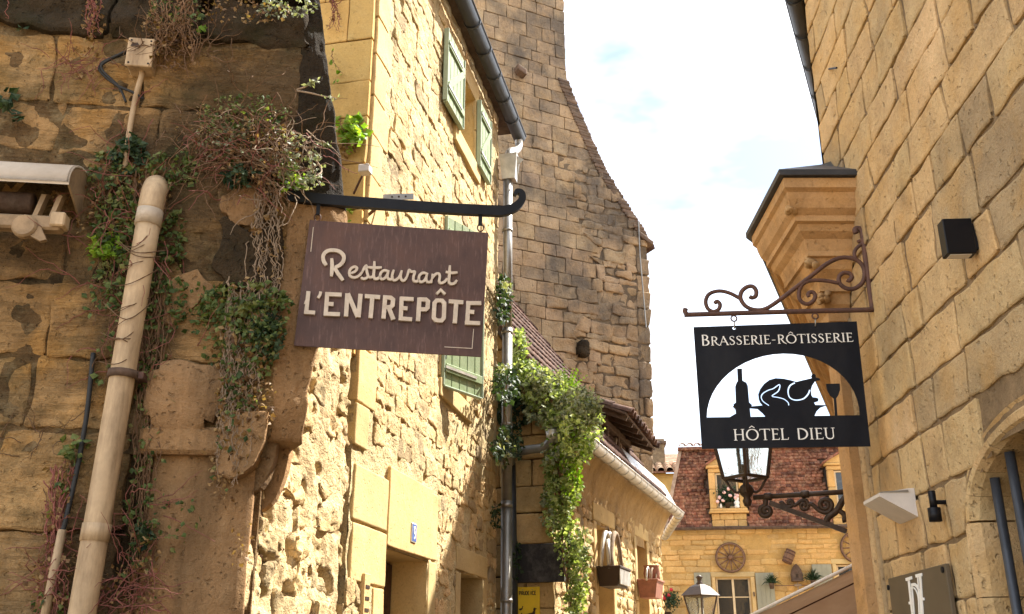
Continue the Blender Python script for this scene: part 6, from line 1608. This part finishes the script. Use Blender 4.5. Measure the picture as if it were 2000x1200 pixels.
t = grow('creeper', 'thick hanging creeper on the house corner left of the rusty sign', 'creeper', P_(480,700),
  [(480,600,90,50,360,.07,.03),(505,610,60,60,320,.10,.04),(440,620,70,60,160,.05,.02),(470,690,70,50,170,.06,.03),(520,650,34,60,170,.09,.03,.04,M_IVYD),(465,760,40,60,90,.06,.02,.045),(500,790,40,70,70,.06,.02,.034,M_DRYL),(440,900,30,90,50,.05,.02,.03,M_DRYL),(500,1060,60,60,30,.02,.01,.03,M_DRYL),(390,590,60,40,70,.04,.02),(510,680,50,120,110,.06,.03,.03,M_DRYL)],
  [(rstrand(random.uniform(440,540), random.uniform(540,620), random.uniform(420,490), random.uniform(780,960), 8, 8), .05, .0035, 9, .02, random.choice((M_IVY, M_DRYL, M_DRYL))) for _ in range(48)]+
  [(rstrand(random.uniform(500,560), random.uniform(330,430), random.uniform(470,545), random.uniform(560,640), 6, 8), .03, .004, 3, .02, M_DRYL) for _ in range(22)], M_IVY, M_STEMG, .040)
t = grow('dry_bush', 'large half dry bush rooted high on the dark corner', 'bush', P_(490,300),
  [(480,230,95,50,330,.08,.04,.032),(450,270,70,45,170,.08,.04,.035,M_SUCC),(500,300,90,60,230,.12,.06,.03,M_DRYL),(470,340,30,24,90,.12,.03,.05,M_IVYD),(560,310,50,60,190,.10,.05,.034,M_SUCC),(590,330,45,45,120,.08,.04,.036,M_SUCC),(400,250,60,50,80,.04,.02,.026,M_DRYL),(520,260,60,50,130,.10,.04,.03,M_DRYL),(570,345,30,30,60,.12,.04,.04,M_BRIGHT)],
  [(rstrand(random.uniform(390,540), random.uniform(220,300), random.uniform(420,580), random.uniform(330,420), 5, 14), .06, .004, 3, .02, M_DRYL) for _ in range(26)], M_IVY, M_STEM, .034)
twigs(t, (490,290), 190, .16, .30, M_STEM, spread=(130,90), r=.0032, grav=.05)
twigs(t, (480,310), 50, .16, .28, M_STEMR, spread=(110,80), r=.0032, grav=.05)
twigs(t, (560,320), 60, .12, .30, M_STEMG, spread=(50,80), r=.0035, grav=.03, bias=(.3,-.3,-.1))
def sprig(label, pts, fr, o, mat, n=20, size=.035):
    t = thing('sprig', label, 'twig', fr.hit(*pts[0], o), 'twigs sticking out of the dark side wall')
    C = catmull([fr.hit(u, v, o+.05*i) for i, (u, v) in enumerate(pts)], 5); MB().tube(C, [.007*(1-.6*i/len(C)) for i in range(len(C))], 6).build('stem', M_STEMG, t, True)
    mb = MB()
    for i in range(n):
        c = C[-1-int(abs(random.gauss(0, 2.2))) % len(C)]; leaf_geo(mb, c+Vector((random.gauss(0,.012),)*3), rand_n((.2,-1,.4)), size*random.uniform(.6,1.2), .45)
    mb.build('foliage', mat, t, kind='stuff'); return t
sprig('upper bare sprig crossing the dark side wall', [(580,178),(605,182),(630,188),(655,192)], FS, .02, M_SUCC, 14)
sprig('short sprig with pale leaves at the top of dark side wall', [(580,176),(600,168),(614,158)], FS, .02, M_SUCC, 26)
sprig('reddish sprig halfway down the dark side wall', [(590,288),(612,288),(628,276),(640,284)], FS, .02, M_SUCC, 30)
sprig('lower leafy sprig hanging above the sign bracket', [(600,300),(620,318),(628,335),(615,345),(600,350)], FS, .03, M_SUCC, 60, .04)
t = grow('dry_bush', 'mat of dead stems and moss along the top edge of the wall', 'bush', P_(320,40),
  [(330,55,60,40,150,.12,.03,.03,M_DRYL),(345,20,60,30,60,.14,.03,.04),(470,20,100,26,150,.14,.04,.03,M_DRYL),(560,14,60,20,120,.14,.04,.03,M_SUCC),(340,85,55,30,150,.10,.03,.03,M_DRYL),(390,52,12,8,8,.12,.02,.05,M_BRIGHT)],
  [(rstrand(random.uniform(280,400), -10, random.uniform(290,380), random.uniform(60,130), 4, 8), .13, .004, 3, .02, M_DRYL) for _ in range(22)], M_IVY, M_STEM, .03)
twigs(t, (345,85), 110, .14, .26, M_STEM, spread=(70,40), r=.003, grav=.03)
t = grow('dry_vine', 'orange dead tendrils hanging at the upper left', 'vine', P_(185,60),
  [(180,40,20,50,40,.10,.02,.04,M_DRYL),(165,120,50,30,50,.05,.02,.03,M_DRYL)],
  [(rstrand(random.uniform(172,200), -20, random.uniform(170,200), random.uniform(50,75), 4, 4), .12, .004, 4, .02, M_DRYL) for _ in range(8)]+[(rstrand(15,-10,14,36,3,2), .11, .003, 0, .01)], M_DRYL, M_STEMR, .03)
twigs(t, (160,130), 36, .05, .2, M_STEMR, spread=(60,40), r=.0025)
t = grow('ivy_sprig', 'few broad green leaves at the far left edge', 'ivy', P_(10,200), [(12,195,16,22,12,.07,.02,.085,M_IVYD),(38,232,8,6,3,.06,.01,.07,M_IVYD),(38,55,8,6,4,.05,.01,.05,M_IVYD)], [(rstrand(-20,190,36,225,3,4), .05, .004, 0, .01)], M_IVYD, M_STEM, .07)
t = grow('ivy_sprig', 'small ivy sprig on the thin black cable', 'ivy', P_(145,880), [(143,872,24,22,26,.06,.02,.06),(118,938,14,16,8,.05,.02,.045),(125,965,12,10,6,.05,.01,.05)], [(rstrand(150,850,118,1000,5,5), .03, .003, 6, .02)], M_IVY, M_STEM, .05)
t = grow('creeper', 'tangle of reddish stems at the foot of the fat drainpipe', 'creeper', P_(110,1130), [(110,1120,45,70,60,.05,.02,.03,M_DRYL),(100,1180,45,30,30,.05,.02,.04),(255,1150,60,60,70,.05,.02,.03,M_DRYL),(130,960,30,60,30,.04,.02,.03,M_DRYL)],
  [(rstrand(random.uniform(85,150), random.uniform(900,1000), random.uniform(60,140), 1240, 5, 9), .03, .0035, 4, .02, M_DRYL) for _ in range(20)], M_IVY, M_STEMR, .036)
twigs(t, (110,1130), 40, .05, .25, M_STEMR, spread=(60,90), r=.003)
twigs(t, (250,1150), 40, .05, .25, M_STEMR, spread=(60,80), r=.003)
twigs(t, (95,860), 14, .03, .2, M_STEM, spread=(60,60), r=.0025)
# on the yellow gable
t = grow('young_vine', 'bright green young vine on the yellow gable wall', 'vine', FY.hit(680,290,.05), [(682,245,26,24,60,.07,.03,.09,M_BRIGHT),(695,265,20,24,34,.08,.03,.08,M_BRIGHT),(676,285,24,14,34,.05,.02,.05,M_DRYL),(682,420,6,14,14,.05,.02,.05,M_BRIGHT),(664,148,12,8,12,.05,.02,.05,M_BRIGHT)],
  [(rstrand(648,100,668,145,3,6), .04, .004, 3, .02, None, FY),(rstrand(664,230,682,300,4,5), .04, .004, 3, .02, None, FY),(rstrand(668,300,676,350,4,4), .03, .003, 3, .02, M_DRYL, FY)], M_BRIGHT, M_STEM, .06, fr=FY)
t = grow('dry_vine', 'dry hanging tendrils at the top of the yellow gable', 'vine', FY.hit(648,40,.05), [], [(rstrand(random.uniform(640,665), -15, random.uniform(640,662), random.uniform(40,70), 4, 5), .06, .004, 2, .02, M_DRYL, FY) for _ in range(8)], M_DRYL, M_STEMR, .03, fr=FY)
# ---- vines of the low house
t = grow('climbing_vine', 'bushy sunlit vine spilling over the eave of the low house', 'vine', FE.hit(1100,900,.2),
  [(1008,675,20,40,420,.25,.10,.07,M_VINE,FE),(1030,735,40,32,620,.28,.12,.065,M_VINE,FE),(1070,770,46,36,800,.30,.14,.065,M_VINE,FE),(1110,810,52,46,1000,.34,.16,.065,M_VINE,FE),(1135,850,44,50,900,.42,.18,.065,M_VINE,FH),(1155,830,26,40,420,.40,.14,.06,M_VINE,FH),(1110,875,44,40,300,.34,.16,.06,M_BRIGHT,FE),(1100,880,44,40,350,.36,.16,.06,M_SUCC,FE),(1085,800,60,40,800,.3,.1,.06,M_SUCC,FE),(1060,745,40,26,600,.42,.1,.06,M_SUCC,FE),(1130,800,44,44,800,.55,.12,.06,M_SUCC,FE)],
  [(rstrand(990,710,1110,870,5,10), .25, .012, 20, .05, M_VINE, FE) for _ in range(8)]+[(rstrand(1075,780,1150,880,4,8), .3, .010, 20, .05, M_VINE, FE) for _ in range(6)], M_VINE, M_STEM, .06, fr=FE)
t = grow('hanging_vine', 'long green vine hanging down the corner of the low house', 'vine', FE.hit(1105,1150,.2),
  [(1092,910,32,32,300,.24,.10,.065,M_VINE,FE),(1096,960,32,44,480,.26,.10,.065,M_VINE,FE),(1092,1010,28,44,380,.24,.10,.06,M_VINE,FE),(1112,1060,24,44,300,.24,.10,.06,M_VINE,FE),(1128,1110,22,50,280,.24,.10,.06,M_VINE,FE),(1124,1165,22,50,260,.24,.10,.06,M_VINE,FE),(1085,985,30,60,260,.2,.08,.055,M_SUCC,FE),(1118,940,20,50,200,.3,.08,.06,M_BRIGHT,FE),(1135,1080,16,60,200,.2,.06,.055,M_SUCC,FE)],
  [(rstrand(1085,880,1125,1240,8,10), .2, .010, 30, .05, M_VINE, FE) for _ in range(8)], M_VINE, M_STEM, .055, fr=FE)
t = grow('pipe_ivy', 'dark ivy clump on the upper part of the tall downpipe', 'ivy', FL.pt(11,4.5,.1), [(986,575,14,40,330,.14,.06,.06,M_IVYD,FL),(984,610,14,24,180,.14,.06,.06,M_IVYD,FL),(990,560,12,14,60,.2,.05,.06,M_SUCC,FL)], [(rstrand(985,540,982,640,4,3), .1, .006, 10, .03, M_IVYD, FL)], M_IVYD, M_STEM, .05, fr=FL)
t = grow('pipe_ivy', 'dense dark ivy wrapping the middle of the tall downpipe', 'ivy', FL.pt(11,3.5,.1), [(990,750,24,40,620,.25,.10,.065,M_IVYD,FL),(1000,800,34,40,520,.05,.08,.06,M_IVYD,FE),(992,870,30,38,620,.2,.10,.065,M_IVYD,FL),(1010,730,22,20,160,.15,.08,.06,M_SUCC,FE),(985,722,14,14,70,.35,.06,.05,M_SUCC,FL),(990,880,24,30,80,.3,.06,.055,M_SUCC,FL)], [(rstrand(988,720,985,910,5,5), .15, .008, 20, .04, M_IVYD, FL)], M_IVYD, M_STEM, .055, fr=FL)
t = grow('pipe_ivy', 'small ivy tuft low on the wall beside the tall downpipe', 'ivy', FL.pt(10.9,2.6,.05), [(968,1008,10,26,120,.06,.03,.05,M_IVYD,FL)], [(rstrand(968,985,968,1040,3,3), .03, .005, 6, .03, M_IVYD, FL)], M_IVYD, M_STEM, .05, fr=FL)
t = grow('pipe_ivy', 'ivy tuft at left edge of the black panel', 'ivy', FE.hit(1003,1120,.1), [(1004,1095,14,40,220,.16,.05,.055,M_IVYD,FE)], [(rstrand(1004,1060,1004,1140,3,3), .14, .005, 6, .03, M_IVYD, FE)], M_IVYD, M_STEM, .05, fr=FE)
t = grow('roof_fern', 'bright yellow green fern tuft on the tile roof edge', 'fern', onroof(1108,765), [], [], M_BRIGHT)
mb = MB(); c = onroof(1108,765,.03)
for i in range(70):
    a = random.uniform(0, 2*PI); el = random.uniform(.15, 1.3); d = Vector((math.cos(a)*math.cos(el), math.sin(a)*math.cos(el), math.sin(el))).normalized()
    L_ = random.uniform(.18,.4); q0 = c; e = d.orthogonal().normalized()
    for k in range(6):
        p = c+d*L_*(.25+.15*k); 
        for sg in (-1,1): mb.add([p, p+e*sg*.05*(1-k/8)+d*.03, p+d*.03], [(0,1,2)])
mb.build('foliage', M_BRIGHT, t, kind='stuff')
